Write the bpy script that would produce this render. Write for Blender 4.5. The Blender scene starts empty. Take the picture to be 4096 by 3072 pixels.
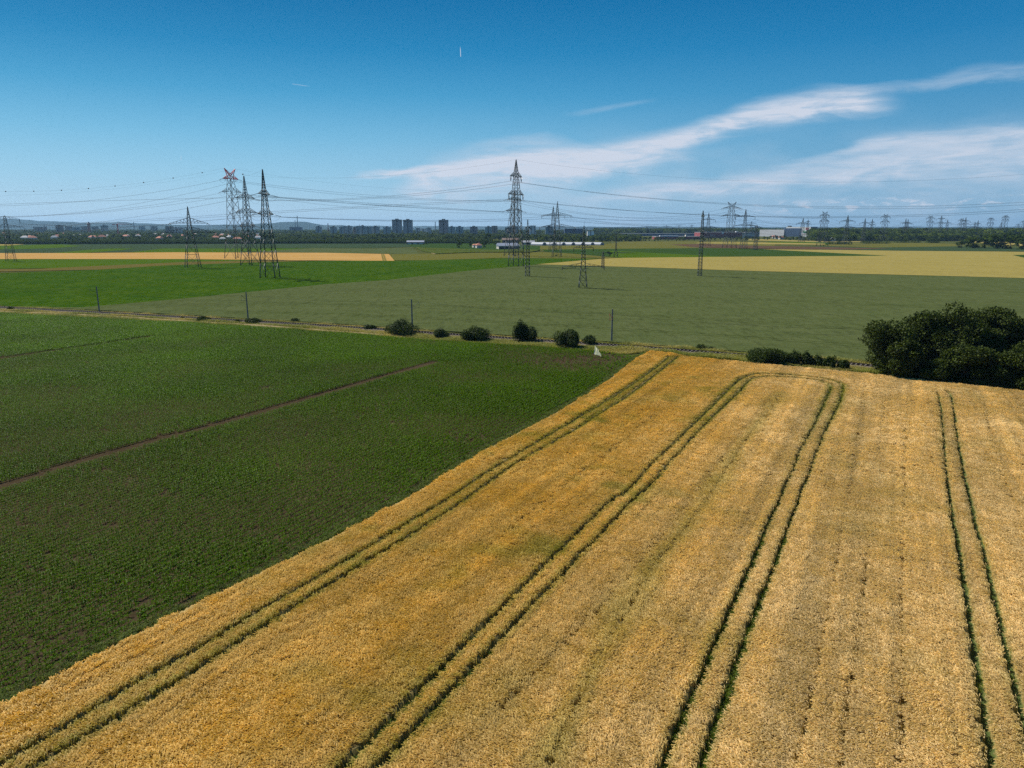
import bpy, math, random
import numpy as np
from mathutils import Vector, Matrix
random.seed(7); RNG = np.random.default_rng(11)
D = bpy.data
S = bpy.context.scene
C = S.collection

# ------------------------------------------------------------------ camera, sky, sun
W0, H0, FPX, CAMH = 4096.0, 3072.0, 2841.0, 28.0
HORIZ = 912.0
PITCH = math.atan((H0 / 2 - HORIZ) / FPX)
cam_d = D.cameras.new('camera'); cam = D.objects.new('camera', cam_d); C.objects.link(cam)
cam.location = (0, 0, CAMH); cam.rotation_euler = (math.pi / 2 - PITCH, 0, 0)
cam_d.sensor_width = 36.0; cam_d.lens = 36.0 * FPX / W0
cam_d.clip_start = 0.5; cam_d.clip_end = 60000
S.camera = cam
S.view_settings.view_transform = 'Standard'; S.view_settings.look = 'None'
EXPO = 0.55
S.view_settings.exposure = EXPO; S.view_settings.gamma = 1.0
S.render.engine = 'CYCLES'
cy = S.cycles
cy.use_denoising = False
cy.max_bounces = 6; cy.diffuse_bounces = 2; cy.glossy_bounces = 1; cy.transmission_bounces = 3
cy.volume_bounces = 0; cy.transparent_max_bounces = 6; cy.sample_clamp_indirect = 3.0
cy.caustics_reflective = False; cy.caustics_refractive = False

SUN_AZ = math.radians(-50)      # from +Y towards -X
SUN_EL = math.radians(47)
SKY_STRENGTH, SUN_STRENGTH = 0.085, 4.6
sun_d = D.lights.new('sun', 'SUN'); sun = D.objects.new('sun', sun_d); C.objects.link(sun)
sun_d.energy = SUN_STRENGTH; sun_d.angle = math.radians(0.5); sun_d.color = (1.0, 0.95, 0.86)
sdir = Vector((math.sin(SUN_AZ) * math.cos(SUN_EL), math.cos(SUN_AZ) * math.cos(SUN_EL), math.sin(SUN_EL)))
sun.rotation_euler = sdir.to_track_quat('Z', 'Y').to_euler()
sun.location = (-200, 100, 300)


def azel(px, py):
    """direction (azimuth, elevation in degrees) in which the photo shows a point of the sky"""
    x = (px - W0 / 2) / FPX; v = (H0 / 2 - py) / FPX
    y = math.cos(PITCH) + v * math.sin(PITCH); z = -math.sin(PITCH) + v * math.cos(PITCH)
    return math.degrees(math.atan2(x, y)), math.degrees(math.atan2(z, math.hypot(x, y)))


class NT:
    """small helper to write node trees"""
    def __init__(s, tree):
        s.t = tree; s.n = tree.nodes; s.l = tree.links
    def new(s, typ, **kw):
        n = s.n.new(typ)
        for k, v in kw.items(): setattr(n, k, v)
        return n
    def link(s, a, b): s.l.new(a, b)
    def val(s, sock, v):
        if hasattr(v, 'is_linked') or isinstance(v, bpy.types.NodeSocket): s.l.new(v, sock)
        else: sock.default_value = v
    def math(s, op, a, b=None, c=None, clamp=False):
        n = s.new('ShaderNodeMath', operation=op); n.use_clamp = clamp
        s.val(n.inputs[0], a)
        if b is not None: s.val(n.inputs[1], b)
        if c is not None: s.val(n.inputs[2], c)
        return n.outputs[0]
    def mix(s, f, a, b, typ='MIX'):
        n = s.new('ShaderNodeMix', data_type='RGBA', blend_type=typ)
        s.val(n.inputs[0], f); s.val(n.inputs[6], a if isinstance(a, bpy.types.NodeSocket) else (*a, 1) if len(a) == 3 else a)
        s.val(n.inputs[7], b if isinstance(b, bpy.types.NodeSocket) else (*b, 1) if len(b) == 3 else b)
        return n.outputs[2]
    def noise(s, vec, scale, detail=3, rough=0.5, dist=0.0, lac=2.0):
        n = s.new('ShaderNodeTexNoise'); n.inputs['Scale'].default_value = scale
        n.inputs['Detail'].default_value = detail; n.inputs['Roughness'].default_value = rough
        n.inputs['Distortion'].default_value = dist; n.inputs['Lacunarity'].default_value = lac
        if vec is not None: s.link(vec, n.inputs['Vector'])
        return n.outputs[0]
    def ramp(s, fac, stops, interp='LINEAR'):
        n = s.new('ShaderNodeValToRGB'); n.color_ramp.interpolation = interp
        e = n.color_ramp.elements
        while len(e) < len(stops): e.new(0.5)
        for i, (p, c) in enumerate(stops):
            e[i].position = p; e[i].color = (*c, 1) if hasattr(c, '__len__') else (c, c, c, 1)
        s.val(n.inputs[0], fac)
        return n.outputs[0]
    def smooth(s, v, a, b):
        n = s.new('ShaderNodeMapRange', interpolation_type='SMOOTHSTEP')
        s.val(n.inputs[0], v); n.inputs[1].default_value = a; n.inputs[2].default_value = b
        return n.outputs[0]
    def scalevec(s, vec, sc):
        n = s.new('ShaderNodeMapping'); s.link(vec, n.inputs[0]); n.inputs['Scale'].default_value = sc
        return n.outputs[0]
    def curve(s, x, pts, lo=-60, hi=60, ylo=-5, yhi=40):
        """y = f(x) through points, x in lo..hi, y in ylo..yhi"""
        xn = s.math('DIVIDE', s.math('SUBTRACT', x, lo), hi - lo)
        n = s.new('ShaderNodeFloatCurve'); s.link(xn, n.inputs['Value'])
        c = n.mapping.curves[0]
        P = [((a - lo) / (hi - lo), (b - ylo) / (yhi - ylo)) for a, b in sorted(pts)]
        c.points[0].location = P[0]; c.points[1].location = P[-1]
        for p in P[1:-1]: c.points.new(*p)
        for p in c.points: p.handle_type = 'AUTO'
        n.mapping.update()
        return s.math('ADD', s.math('MULTIPLY', n.outputs[0], yhi - ylo), ylo)


world = D.worlds.new('World'); S.world = world; world.use_nodes = True
nt = NT(world.node_tree); nt.n.clear()
out = nt.new('ShaderNodeOutputWorld'); bg = nt.new('ShaderNodeBackground')
bg.inputs[1].default_value = SKY_STRENGTH
nt.link(bg.outputs[0], out.inputs[0])
sky = nt.new('ShaderNodeTexSky', sky_type='NISHITA')
sky.sun_disc = False; sky.sun_elevation = SUN_EL; sky.sun_rotation = SUN_AZ
sky.altitude = 100; sky.air_density = 1.0; sky.dust_density = 0.6; sky.ozone_density = 2.2
hsv = nt.new('ShaderNodeHueSaturation'); nt.link(sky.outputs[0], hsv.inputs['Color'])
hsv.inputs['Saturation'].default_value = 1.16; hsv.inputs['Hue'].default_value = 0.487; hsv.inputs['Value'].default_value = 1.0
nishita = hsv.outputs[0]
tc = nt.new('ShaderNodeTexCoord'); sep = nt.new('ShaderNodeSeparateXYZ'); nt.link(tc.outputs['Generated'], sep.inputs[0])
X, Y, Z = sep.outputs
az = nt.math('MULTIPLY', nt.math('ARCTAN2', X, Y), 57.29578)
el = nt.math('MULTIPLY', nt.math('ARCSINE', Z), 57.29578)
# graded air: deep blue overhead, pale towards the horizon, brighter towards the sun
def lin(r, g, b): return tuple((v / 255 / 12.92 if v <= 10 else ((v / 255 + .055) / 1.055) ** 2.4) / SKY_STRENGTH / 2 ** EXPO for v in (r, g, b))
grad = nt.ramp(nt.math('DIVIDE', nt.math('MAXIMUM', el, 0.0), 60.0), [(0.0, lin(146, 182, 210)), (0.02, lin(140, 183, 214)), (0.06, lin(120, 176, 212)), (0.11, lin(92, 162, 206)), (0.16, lin(58, 144, 196)), (0.21, lin(26, 126, 184)), (0.27, lin(2, 110, 170)), (0.6, lin(0, 85, 140))])
sundot = nt.math('ADD', nt.math('ADD', nt.math('MULTIPLY', X, sdir[0]), nt.math('MULTIPLY', Y, sdir[1])), nt.math('MULTIPLY', Z, sdir[2]))
glow = nt.math('MULTIPLY', nt.smooth(sundot, 0.1, 0.8), nt.math('SUBTRACT', 1.0, nt.math('MULTIPLY', nt.smooth(el, 4.0, 17.0), 0.8)))
bright = nt.math('ADD', 0.90, nt.math('MULTIPLY', glow, 0.55))
cb = nt.new('ShaderNodeCombineXYZ')
for i_, k_ in enumerate((1.7, 1.0, 0.62)): nt.link(nt.math('ADD', 0.92, nt.math('MULTIPLY', glow, 0.50 * k_)), cb.inputs[i_])
grad = nt.mix(1.0, grad, cb.outputs[0], 'MULTIPLY')
skycol = nt.mix(0.98, nishita, grad)
comb = nt.new('ShaderNodeCombineXYZ'); nt.link(az, comb.inputs[0]); nt.link(el, comb.inputs[1])
AE = comb.outputs[0]
# wisp texture: streaks that follow the cirrus bands, which climb to the right
rot = nt.new('ShaderNodeMapping'); nt.link(AE, rot.inputs[0]); rot.inputs['Rotation'].default_value = (0, 0, math.radians(-14)); rot.inputs['Scale'].default_value = (0.16, 0.62, 1)
fib = nt.noise(rot.outputs[0], 1.3, 6, 0.6, 0.9)
rot2 = nt.new('ShaderNodeMapping'); nt.link(AE, rot2.inputs[0]); rot2.inputs['Rotation'].default_value = (0, 0, math.radians(-20)); rot2.inputs['Scale'].default_value = (0.22, 1.9, 1)
fib2 = nt.noise(rot2.outputs[0], 1.6, 5, 0.6, 0.5)
soft = nt.noise(nt.scalevec(AE, (0.12, 0.3, 1)), 1.5, 3, 0.5)


def dpt(x, y): return azel(x * 1.852, y * 1.852)


def band(center, th, strength, wob=1.6, edge=0.9):
    c = nt.curve(az, [dpt(x, y) for x, y in center])
    t = nt.curve(az, [(dpt(x, 350)[0], v) for x, v in th], ylo=0, yhi=8)
    d = nt.math('ABSOLUTE', nt.math('ADD', nt.math('SUBTRACT', el, c), nt.math('MULTIPLY', nt.math('SUBTRACT', fib, 0.5), wob)))
    r = nt.math('DIVIDE', d, nt.math('MAXIMUM', t, 0.01))
    m = nt.math('SUBTRACT', 1.0, nt.smooth(r, 1 - edge, 1.0 + edge * 0.3))
    return nt.math('MULTIPLY', m, strength)


def tail(m, a, b, lo=0.0):
    return nt.math('MULTIPLY', m, nt.smooth(az, a, b))


def fadeout(m, a, b):
    return nt.math('MULTIPLY', m, nt.math('SUBTRACT', 1.0, nt.smooth(az, a, b)))


a0 = lambda x: dpt(x, 350)[0]
b1 = band([(700, 388), (790, 378), (960, 366), (1100, 352), (1300, 338), (1400, 316), (1500, 291), (1600, 258), (1700, 236), (1800, 221), (1950, 226), (2150, 235)],
          [(700, 0.15), (790, .3), (900, .5), (1100, .8), (1300, 1.15), (1500, 1.0), (1700, 1.2), (1800, 1.15), (1900, .8), (2000, .35), (2150, .2)], 0.88, 1.0)
b1 = fadeout(tail(b1, a0(730), a0(840)), a0(1830), a0(1960))
b1b = band([(820, 440), (900, 405), (1000, 385), (1150, 366), (1300, 356), (1450, 340), (1600, 330)],
           [(820, .7), (900, 1.5), (1000, 2.3), (1150, 2.3), (1300, 1.3), (1500, .6), (1600, .3)], 0.72, 1.4)
b1b = fadeout(tail(b1b, a0(800), a0(920)), a0(1350), a0(1600))
b2 = band([(1000, 447), (1150, 440), (1300, 425), (1450, 412), (1600, 398), (1700, 385), (1800, 372), (1900, 352), (2000, 345), (2212, 335), (2400, 325)],
          [(1000, .5), (1150, .8), (1400, .8), (1600, .9), (1800, 1.3), (1900, 1.9), (2100, 2.2), (2400, 2.4)], 0.66, 1.5)
b2 = tail(b2, a0(1050), a0(1500))
b2b = band([(1600, 362), (1750, 348), (1900, 308), (2050, 296), (2212, 285), (2400, 280)], [(1600, .15), (1750, .3), (1900, .5), (2212, .6), (2400, .7)], 0.45, 1.0)
b2b = tail(b2b, a0(1620), a0(1850))
b3 = band([(1700, 215), (1850, 196), (2000, 183), (2100, 160), (2212, 155), (2400, 150)], [(1700, .1), (1850, .45), (2000, .5), (2212, .55), (2400, .6)], 0.34, 1.0)
b3 = tail(b3, a0(1720), a0(1900))
b4 = band([(1180, 250), (1250, 244), (1300, 236), (1400, 218), (1440, 212)], [(1180, .1), (1300, .25), (1440, .1)], 0.2, 0.5)
b4 = fadeout(tail(b4, a0(1200), a0(1280)), a0(1350), a0(1430))
b5 = band([(950, 325), (1050, 315), (1120, 305), (1200, 300), (1280, 318)], [(950, .2), (1100, .55), (1200, .4), (1280, .2)], 0.26, 1.8)
b5 = fadeout(tail(b5, a0(950), a0(1100)), a0(1150), a0(1300))
veil = nt.math('MULTIPLY', nt.math('MULTIPLY', nt.smooth(az, a0(600), a0(1400)), nt.math('SUBTRACT', 1.0, nt.smooth(el, 1.5, 9.0))), nt.smooth(soft, 0.3, 0.75))
veil = nt.math('MULTIPLY', veil, 0.36)
tot = None
for b in (b1, b1b, b2, b2b, b3, b4, b5):
    # streaky density inside each band
    d = nt.math('MULTIPLY', b, nt.math('ADD', 0.42, nt.math('MULTIPLY', nt.smooth(nt.math('ADD', nt.math('MULTIPLY', fib2, .45), nt.math('MULTIPLY', fib, .55)), 0.30, 0.66), 0.62)))
    tot = d if tot is None else nt.math('SUBTRACT', nt.math('ADD', tot, d), nt.math('MULTIPLY', tot, d))
tot = nt.math('SUBTRACT', nt.math('ADD', tot, veil), nt.math('MULTIPLY', tot, veil))
# small cumulus just above the horizon, to the right
cu_n = nt.noise(nt.scalevec(AE, (0.62, 2.0, 1)), 1.15, 5, 0.58, 0.3)
cu_band = band([(1480, 458), (1700, 449), (1950, 441), (2212, 437), (2400, 434)], [(1480, .35), (1700, .6), (2000, .75), (2400, .8)], 1.0, 0.0, 1.0)
cu = nt.math('MULTIPLY', nt.math('MULTIPLY', tail(cu_band, a0(1500), a0(1680)), nt.smooth(cu_n, 0.52, 0.66)), 0.62)
tot = nt.math('SUBTRACT', nt.math('ADD', tot, cu), nt.math('MULTIPLY', tot, cu))


def streak(p, q, w, strength):
    """contrail from p to q (display pixels): distance to the segment in azimuth/elevation"""
    (ax, ay), (bx, by) = dpt(*p), dpt(*q); L = math.hypot(bx - ax, by - ay); ux, uy = (bx - ax) / L, (by - ay) / L
    dx = nt.math('SUBTRACT', az, ax); dy = nt.math('SUBTRACT', el, ay)
    t = nt.math('ADD', nt.math('MULTIPLY', dx, ux), nt.math('MULTIPLY', dy, uy))
    d = nt.math('ABSOLUTE', nt.math('SUBTRACT', nt.math('MULTIPLY', dx, uy), nt.math('MULTIPLY', dy, ux)))
    m = nt.math('SUBTRACT', 1.0, nt.smooth(d, w * .3, w))
    m = nt.math('MULTIPLY', m, nt.math('MULTIPLY', nt.smooth(t, 0, L * .4), nt.math('SUBTRACT', 1.0, nt.smooth(t, L * .95, L))))
    return nt.math('MULTIPLY', m, strength)


for s in (streak((994, 98), (995, 123), 0.04, 0.6), streak((672, 187), (630, 181), 0.04, 0.28), streak((391, 334), (391, 347), 0.04, 0.35)):
    tot = nt.math('SUBTRACT', nt.math('ADD', tot, s), nt.math('MULTIPLY', tot, s))
tot = nt.math('MINIMUM', nt.math('MULTIPLY', tot, 1.25), 0.93)
cloudcol = nt.mix(tot, lin(175, 203, 226), lin(214, 219, 232))
fin = nt.mix(tot, skycol, cloudcol)
nt.link(fin, bg.inputs[0])

# ------------------------------------------------------------------ pixel <-> ground helpers
cp, sp_ = math.cos(PITCH), math.sin(PITCH)


def G(px, py, z=0.0):
    """ground point seen at photo pixel (px, py), at height z"""
    v = (H0 / 2 - py) / FPX
    dy = cp + v * sp_; dz = -sp_ + v * cp; dx = (px - W0 / 2) / FPX
    t = (z - CAMH) / dz
    return np.array([dx * t, dy * t])


def hgt(py, Yd):
    """height of the point at forward distance Yd seen at image row py"""
    v = (H0 / 2 - py) / FPX
    return CAMH + Yd * (-sp_ + v * cp) / (cp + v * sp_)


def PT(px, py, Yd):
    v = (H0 / 2 - py) / FPX; t = Yd / (cp + v * sp_)
    return np.array([(px - W0 / 2) / FPX * t, Yd, CAMH + t * (-sp_ + v * cp)])


def mpp(Yd):
    """metres per photo pixel at forward distance Yd"""
    return (Yd * cp + CAMH * sp_) / FPX


def tag(o, label=None, cat=None, group=None, kind=None):
    if label: o['label'] = label
    if cat: o['category'] = cat
    if group: o['group'] = group
    if kind: o['kind'] = kind
    return o


def empty(name, loc, rz=0.0):
    o = D.objects.new(name, None); o.empty_display_size = 0.2; C.objects.link(o)
    o.location = tuple(float(c) for c in (*loc, 0)[:3]); o.rotation_euler = (0, 0, rz); return o


def link(name, me, parent=None, loc=(0, 0, 0)):
    o = D.objects.new(name, me); C.objects.link(o); o.location = loc
    if parent is not None: o.parent = parent
    return o


def mesh_np(name, V, F, m=None, smooth=False, attrs=None):
    """mesh from arrays; F is an (n,k) array or list of faces"""
    V = np.asarray(V, dtype=np.float32).reshape(-1, 3)
    me = D.meshes.new(name)
    if isinstance(F, np.ndarray):
        k = F.shape[1]; n = len(F)
        me.vertices.add(len(V)); me.vertices.foreach_set('co', V.ravel())
        me.loops.add(n * k); me.loops.foreach_set('vertex_index', F.astype(np.int32).ravel())
        me.polygons.add(n); me.polygons.foreach_set('loop_start', np.arange(0, n * k, k, dtype=np.int32))
        me.update(calc_edges=True)
    else:
        me.from_pydata([tuple(v) for v in V.tolist()], [], F); me.update()
    if m: me.materials.append(m)
    if smooth: me.polygons.foreach_set('use_smooth', np.ones(len(me.polygons), dtype=bool))
    for nme, (typ, arr) in (attrs or {}).items():
        a = me.attributes.new(nme, typ, 'POINT')
        arr = np.asarray(arr, dtype=np.float32)
        a.data.foreach_set({'FLOAT': 'value', 'FLOAT_VECTOR': 'vector', 'FLOAT_COLOR': 'color'}[typ], arr.ravel())
    return me


def copy_tree(o, parent=None):
    c = o.copy(); C.objects.link(c); c.parent = parent
    for ch in o.children: copy_tree(ch, c)
    return c


# ------------------------------------------------------------------ noise for scattering
def vnoise(x, y, scale, seed=0):
    x = np.asarray(x) / scale; y = np.asarray(y) / scale
    xi = np.floor(x).astype(np.int64); yi = np.floor(y).astype(np.int64); fx = x - xi; fy = y - yi
    fx = fx * fx * (3 - 2 * fx); fy = fy * fy * (3 - 2 * fy)

    def h(a, b):
        n = (a * 374761393 + b * 668265263 + seed * 974634777) & 0x7fffffff
        n = ((n ^ (n >> 13)) * 1274126177) & 0x7fffffff
        return ((n ^ (n >> 16)) & 0xffff) / 65535.0
    return (h(xi, yi) * (1 - fx) + h(xi + 1, yi) * fx) * (1 - fy) + (h(xi, yi + 1) * (1 - fx) + h(xi + 1, yi + 1) * fx) * fy


def inpoly(P, poly):
    x, y = P[:, 0], P[:, 1]; r = np.zeros(len(P), bool); n = len(poly)
    for i in range(n):
        x1, y1 = poly[i]; x2, y2 = poly[(i + 1) % n]
        if y1 == y2: continue
        c = ((y1 > y) != (y2 > y)) & (x < (x2 - x1) * (y - y1) / (y2 - y1) + x1)
        r ^= c
    return r


def dist_poly(P, line):
    """distance of points to a polyline"""
    best = np.full(len(P), 1e9)
    for i in range(len(line) - 1):
        a = np.array(line[i]); b = np.array(line[i + 1]); ab = b - a
        t = np.clip(((P - a) @ ab) / (ab @ ab), 0, 1)
        d = np.hypot(*(P - (a + t[:, None] * ab)).T)
        best = np.minimum(best, d)
    return best


def catmull(pts, n=6):
    P = [np.array(p, float) for p in pts]; P = [2 * P[0] - P[1]] + P + [2 * P[-1] - P[-2]]; o = []
    for i in range(1, len(P) - 2):
        for k in range(n):
            t = k / n
            o.append(0.5 * ((2 * P[i]) + (-P[i - 1] + P[i + 1]) * t + (2 * P[i - 1] - 5 * P[i] + 4 * P[i + 1] - P[i + 2]) * t * t + (-P[i - 1] + 3 * P[i] - 3 * P[i + 1] + P[i + 2]) * t ** 3))
    o.append(P[-2]); return o


# ------------------------------------------------------------------ materials
def newmat(name):
    m = D.materials.new(name); m.use_nodes = True; n = NT(m.node_tree); n.n.clear()
    o = n.new('ShaderNodeOutputMaterial'); b = n.new('ShaderNodeBsdfPrincipled'); n.link(b.outputs[0], o.inputs[0])
    b.inputs['Roughness'].default_value = 0.85
    b.inputs['Specular IOR Level'].default_value = 0.2
    return m, n, b, o


def simple(name, col, rough=0.7, spec=0.3, metal=0.0, var=0.12, scale=1.5):
    m, n, b, o = newmat(name)
    tcn = n.new('ShaderNodeTexCoord')
    f = n.noise(tcn.outputs['Object'], scale, 4, 0.6)
    c = n.mix(f, [v * (1 - var) for v in col], [min(1, v * (1 + var)) for v in col])
    n.link(c, b.inputs['Base Color']); b.inputs['Roughness'].default_value = rough
    b.inputs['Specular IOR Level'].default_value = spec; b.inputs['Metallic'].default_value = metal
    return m


def pos(n): return n.new('ShaderNodeNewGeometry').outputs['Position']


def field_mat(name, a, b_, grain=0.9, patch=30, rows=None, bump=0.5, dark=None, streak=0.0, fine=3.0, spark=None, mott=0.35):
    """crop seen from far: two tones mixed by patch noise and fine grain, optional sowing rows"""
    m, n, b, o = newmat(name); P = pos(n)
    f1 = n.noise(P, 1.0 / patch, 4, 0.6, 0.5)
    f2 = n.noise(P, fine, 4, 0.7)
    f3 = n.noise(P, fine * 0.22, 3, 0.6)
    mixf = n.math('ADD', n.math('MULTIPLY', n.smooth(f1, 0.3, 0.7), 0.45), n.math('MULTIPLY', n.smooth(f3, 0.3, 0.7), 0.35))
    c = n.mix(mixf, a, b_)
    if dark is None: dark = [v * 0.42 for v in a]
    wide = n.new('ShaderNodeMapping'); n.link(P, wide.inputs[0]); wide.inputs['Rotation'].default_value = (0, 0, .1); wide.inputs['Scale'].default_value = (0.55, 0.16, 1)
    f5 = n.noise(wide.outputs[0], 1.0, 5, 0.75)
    c = n.mix(n.math('MULTIPLY', n.math('SUBTRACT', 1.0, n.smooth(f5, 0.34, 0.54)), mott), c, dark)
    if spark: c = n.mix(n.math('MULTIPLY', n.smooth(f5, 0.56, 0.66), .55), c, spark)
    g = n.smooth(f2, 0.36, 0.62)
    c = n.mix(n.math('MULTIPLY', n.math('SUBTRACT', 1.0, g), grain), c, dark)
    if streak:
        mp = n.new('ShaderNodeMapping'); n.link(P, mp.inputs[0]); mp.inputs['Rotation'].default_value = (0, 0, rows or 0); mp.inputs['Scale'].default_value = (0.02, 0.35, 1)
        fs = n.noise(mp.outputs[0], 1.0, 5, 0.65)
        c = n.mix(n.math('MULTIPLY', n.smooth(fs, 0.45, 0.75), streak), c, dark)
    if spark:
        f4 = n.noise(P, fine * 1.7, 2, 0.6)
        c = n.mix(n.smooth(f4, 0.62, 0.72), c, spark)
    n.link(c, b.inputs['Base Color'])
    bp = n.new('ShaderNodeBump'); bp.inputs['Strength'].default_value = bump; bp.inputs['Distance'].default_value = 0.35
    n.link(f2, bp.inputs['Height']); n.link(bp.outputs[0], b.inputs['Normal'])
    b.inputs['Roughness'].default_value = 1.0; b.inputs['Specular IOR Level'].default_value = 0.0
    return m


def leaf_mat(name, col, col2, trans=0.35, rough=0.5, spec=0.35, patch=0.8, attr=False):
    m, n, b, o = newmat(name)
    geo = n.new('ShaderNodeNewGeometry'); tcn = n.new('ShaderNodeTexCoord')
    r = geo.outputs['Random Per Island']
    f = n.noise(tcn.outputs['Object'], patch, 3, 0.5)
    fac = n.math('ADD', n.math('MULTIPLY', r, 0.72), n.math('MULTIPLY', n.smooth(f, 0.3, 0.7), 0.28))
    c = n.mix(fac, col, col2)
    if attr:
        at = n.new('ShaderNodeAttribute', attribute_type='INSTANCER', attribute_name='tint')
        c = n.mix(1.0, c, at.outputs['Color'], 'MULTIPLY')
    n.link(c, b.inputs['Base Color']); b.inputs['Roughness'].default_value = rough; b.inputs['Specular IOR Level'].default_value = spec
    tr = n.new('ShaderNodeBsdfTranslucent'); n.link(n.mix(1.0, c, (1.25, 1.2, 0.6), 'MULTIPLY'), tr.inputs[0])
    mx = n.new('ShaderNodeMixShader'); mx.inputs[0].default_value = trans
    n.link(b.outputs[0], mx.inputs[1]); n.link(tr.outputs[0], mx.inputs[2]); n.link(mx.outputs[0], o.inputs[0])
    return m


M = {}
M['steel'] = simple('galvanised_steel', (0.055, 0.068, 0.072), 0.6, 0.4, 0.1, 0.25, 0.4)
M['steel_far'] = simple('weathered_steel', (0.05, 0.06, 0.065), 0.7, 0.2, 0.0, 0.2, 0.3)
M['redsteel'] = simple('red_painted_steel', (0.55, 0.03, 0.04), 0.6, 0.4, 0, 0.2)
M['greensteel'] = simple('green_painted_steel', (0.03, 0.05, 0.045), 0.5, 0.4, 0.1, 0.2)
M['glassins'] = simple('insulator_glaze', (0.05, 0.035, 0.03), 0.3, 0.5)
M['wire'] = simple('aluminium_wire', (0.07, 0.075, 0.08), 0.9, 0.1, 0.0)
M['concrete'] = simple('concrete', (0.16, 0.17, 0.17), 0.85, 0.2, 0, 0.2, 2)
M['bark'] = simple('bark', (0.09, 0.07, 0.05), 0.9, 0.1, 0, 0.3, 6)
M['ballast'] = simple('ballast', (0.15, 0.12, 0.095), 0.95, 0.1, 0, 0.5, 9)
M['rail'] = simple('rusty_rail', (0.10, 0.06, 0.045), 0.5, 0.4, 0.4, 0.3, 3)
M['sleeper'] = simple('concrete_sleeper', (0.22, 0.20, 0.18), 0.9, 0.2, 0, 0.3, 5)
M['pole'] = simple('metal_pole', (0.4, 0.42, 0.45), 0.4, 0.5, 0.6)
M['cloth'] = leaf_mat('white_fabric', (0.78, 0.79, 0.80), (0.86, 0.86, 0.86), 0.4, 0.8, 0.2)
M['leaf_tree'] = leaf_mat('leaf_tree', (0.007, 0.016, 0.002), (0.078, 0.108, 0.011), 0.18, 0.6, 0.12)
M['leaf_bush'] = leaf_mat('leaf_bush', (0.011, 0.027, 0.003), (0.062, 0.092, 0.010), 0.28, 0.6, 0.15)
M['leaf_far'] = leaf_mat('leaf_far', (0.016, 0.038, 0.006), (0.078, 0.112, 0.018), 0.25, 0.9, 0.0, 0.25)
M['leaf_far2'] = leaf_mat('leaf_far_light', (0.060, 0.095, 0.010), (0.15, 0.19, 0.026), 0.25, 0.9, 0.0, 0.25)
M['wheat'] = leaf_mat('wheat', (0.52, 0.36, 0.11), (0.97, 0.77, 0.45), 0.32, 0.6, 0.25, 2.0, attr=True)
M['greenblade'] = leaf_mat('green_blades', (0.035, 0.085, 0.004), (0.11, 0.17, 0.012), 0.3, 0.6, 0.2, 2.0, attr=True)
M['maize'] = leaf_mat('maize_leaf', (0.052, 0.120, 0.0005), (0.122, 0.220, 0.001), 0.44, 0.36, 0.03, 2.0, attr=True)
M['drygrass'] = leaf_mat('dry_grass', (0.42, 0.33, 0.14), (0.15, 0.18, 0.03), 0.3, 0.7, 0.2, 1.0, attr=True)

# ------------------------------------------------------------------ ground and far fields
gm = field_mat('ground_grass', (0.065, 0.08, 0.02), (0.10, 0.10, 0.03), 0.5, 60, fine=1.2)
R = 26000.0
gv = []; gf = []
# ground sheet as rings so that its faces stay reasonably sized
rings = [0, 300, 1000, 3000, 9000, R]
seg = 32
gv.append((0, 0, 0))
for r in rings[1:]:
    for k in range(seg): gv.append((r * math.cos(2 * math.pi * k / seg), r * math.sin(2 * math.pi * k / seg), 0))
for k in range(seg): gf.append((0, 1 + k, 1 + (k + 1) % seg))
for i in range(len(rings) - 2):
    a = 1 + i * seg; b = a + seg
    for k in range(seg): gf.append((a + k, b + k, b + (k + 1) % seg, a + (k + 1) % seg))
tag(link('ground', mesh_np('ground', gv, gf, gm)), 'flat open farmland reaching to the horizon', None, kind='structure')


def slab(name, poly_px, z, mat, label, kind='structure', extra=None):
    """field sheet standing z above the ground, with sides"""
    P = [G(x, y, z) for x, y in poly_px] if poly_px is not None else extra
    n = len(P)
    V = [(p[0], p[1], z) for p in P] + [(p[0], p[1], -0.05) for p in P]
    from mathutils.geometry import tessellate_polygon
    tris = tessellate_polygon([[Vector((p[0], p[1], 0)) for p in P]])
    area = sum(P[i][0] * P[(i + 1) % n][1] - P[(i + 1) % n][0] * P[i][1] for i in range(n))
    F = []
    for t in tris:
        a, b, c = (Vector((*P[i], 0)) for i in t)
        F.append(tuple(t) if (b - a).cross(c - a).z > 0 else tuple(reversed(t)))
    for i in range(n):
        j = (i + 1) % n
        F.append((i, n + i, n + j, j) if area > 0 else (j, n + j, n + i, i))
    o = link(name, mesh_np(name, V, F, mat)); tag(o, label, None, kind=kind)
    return o


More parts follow.
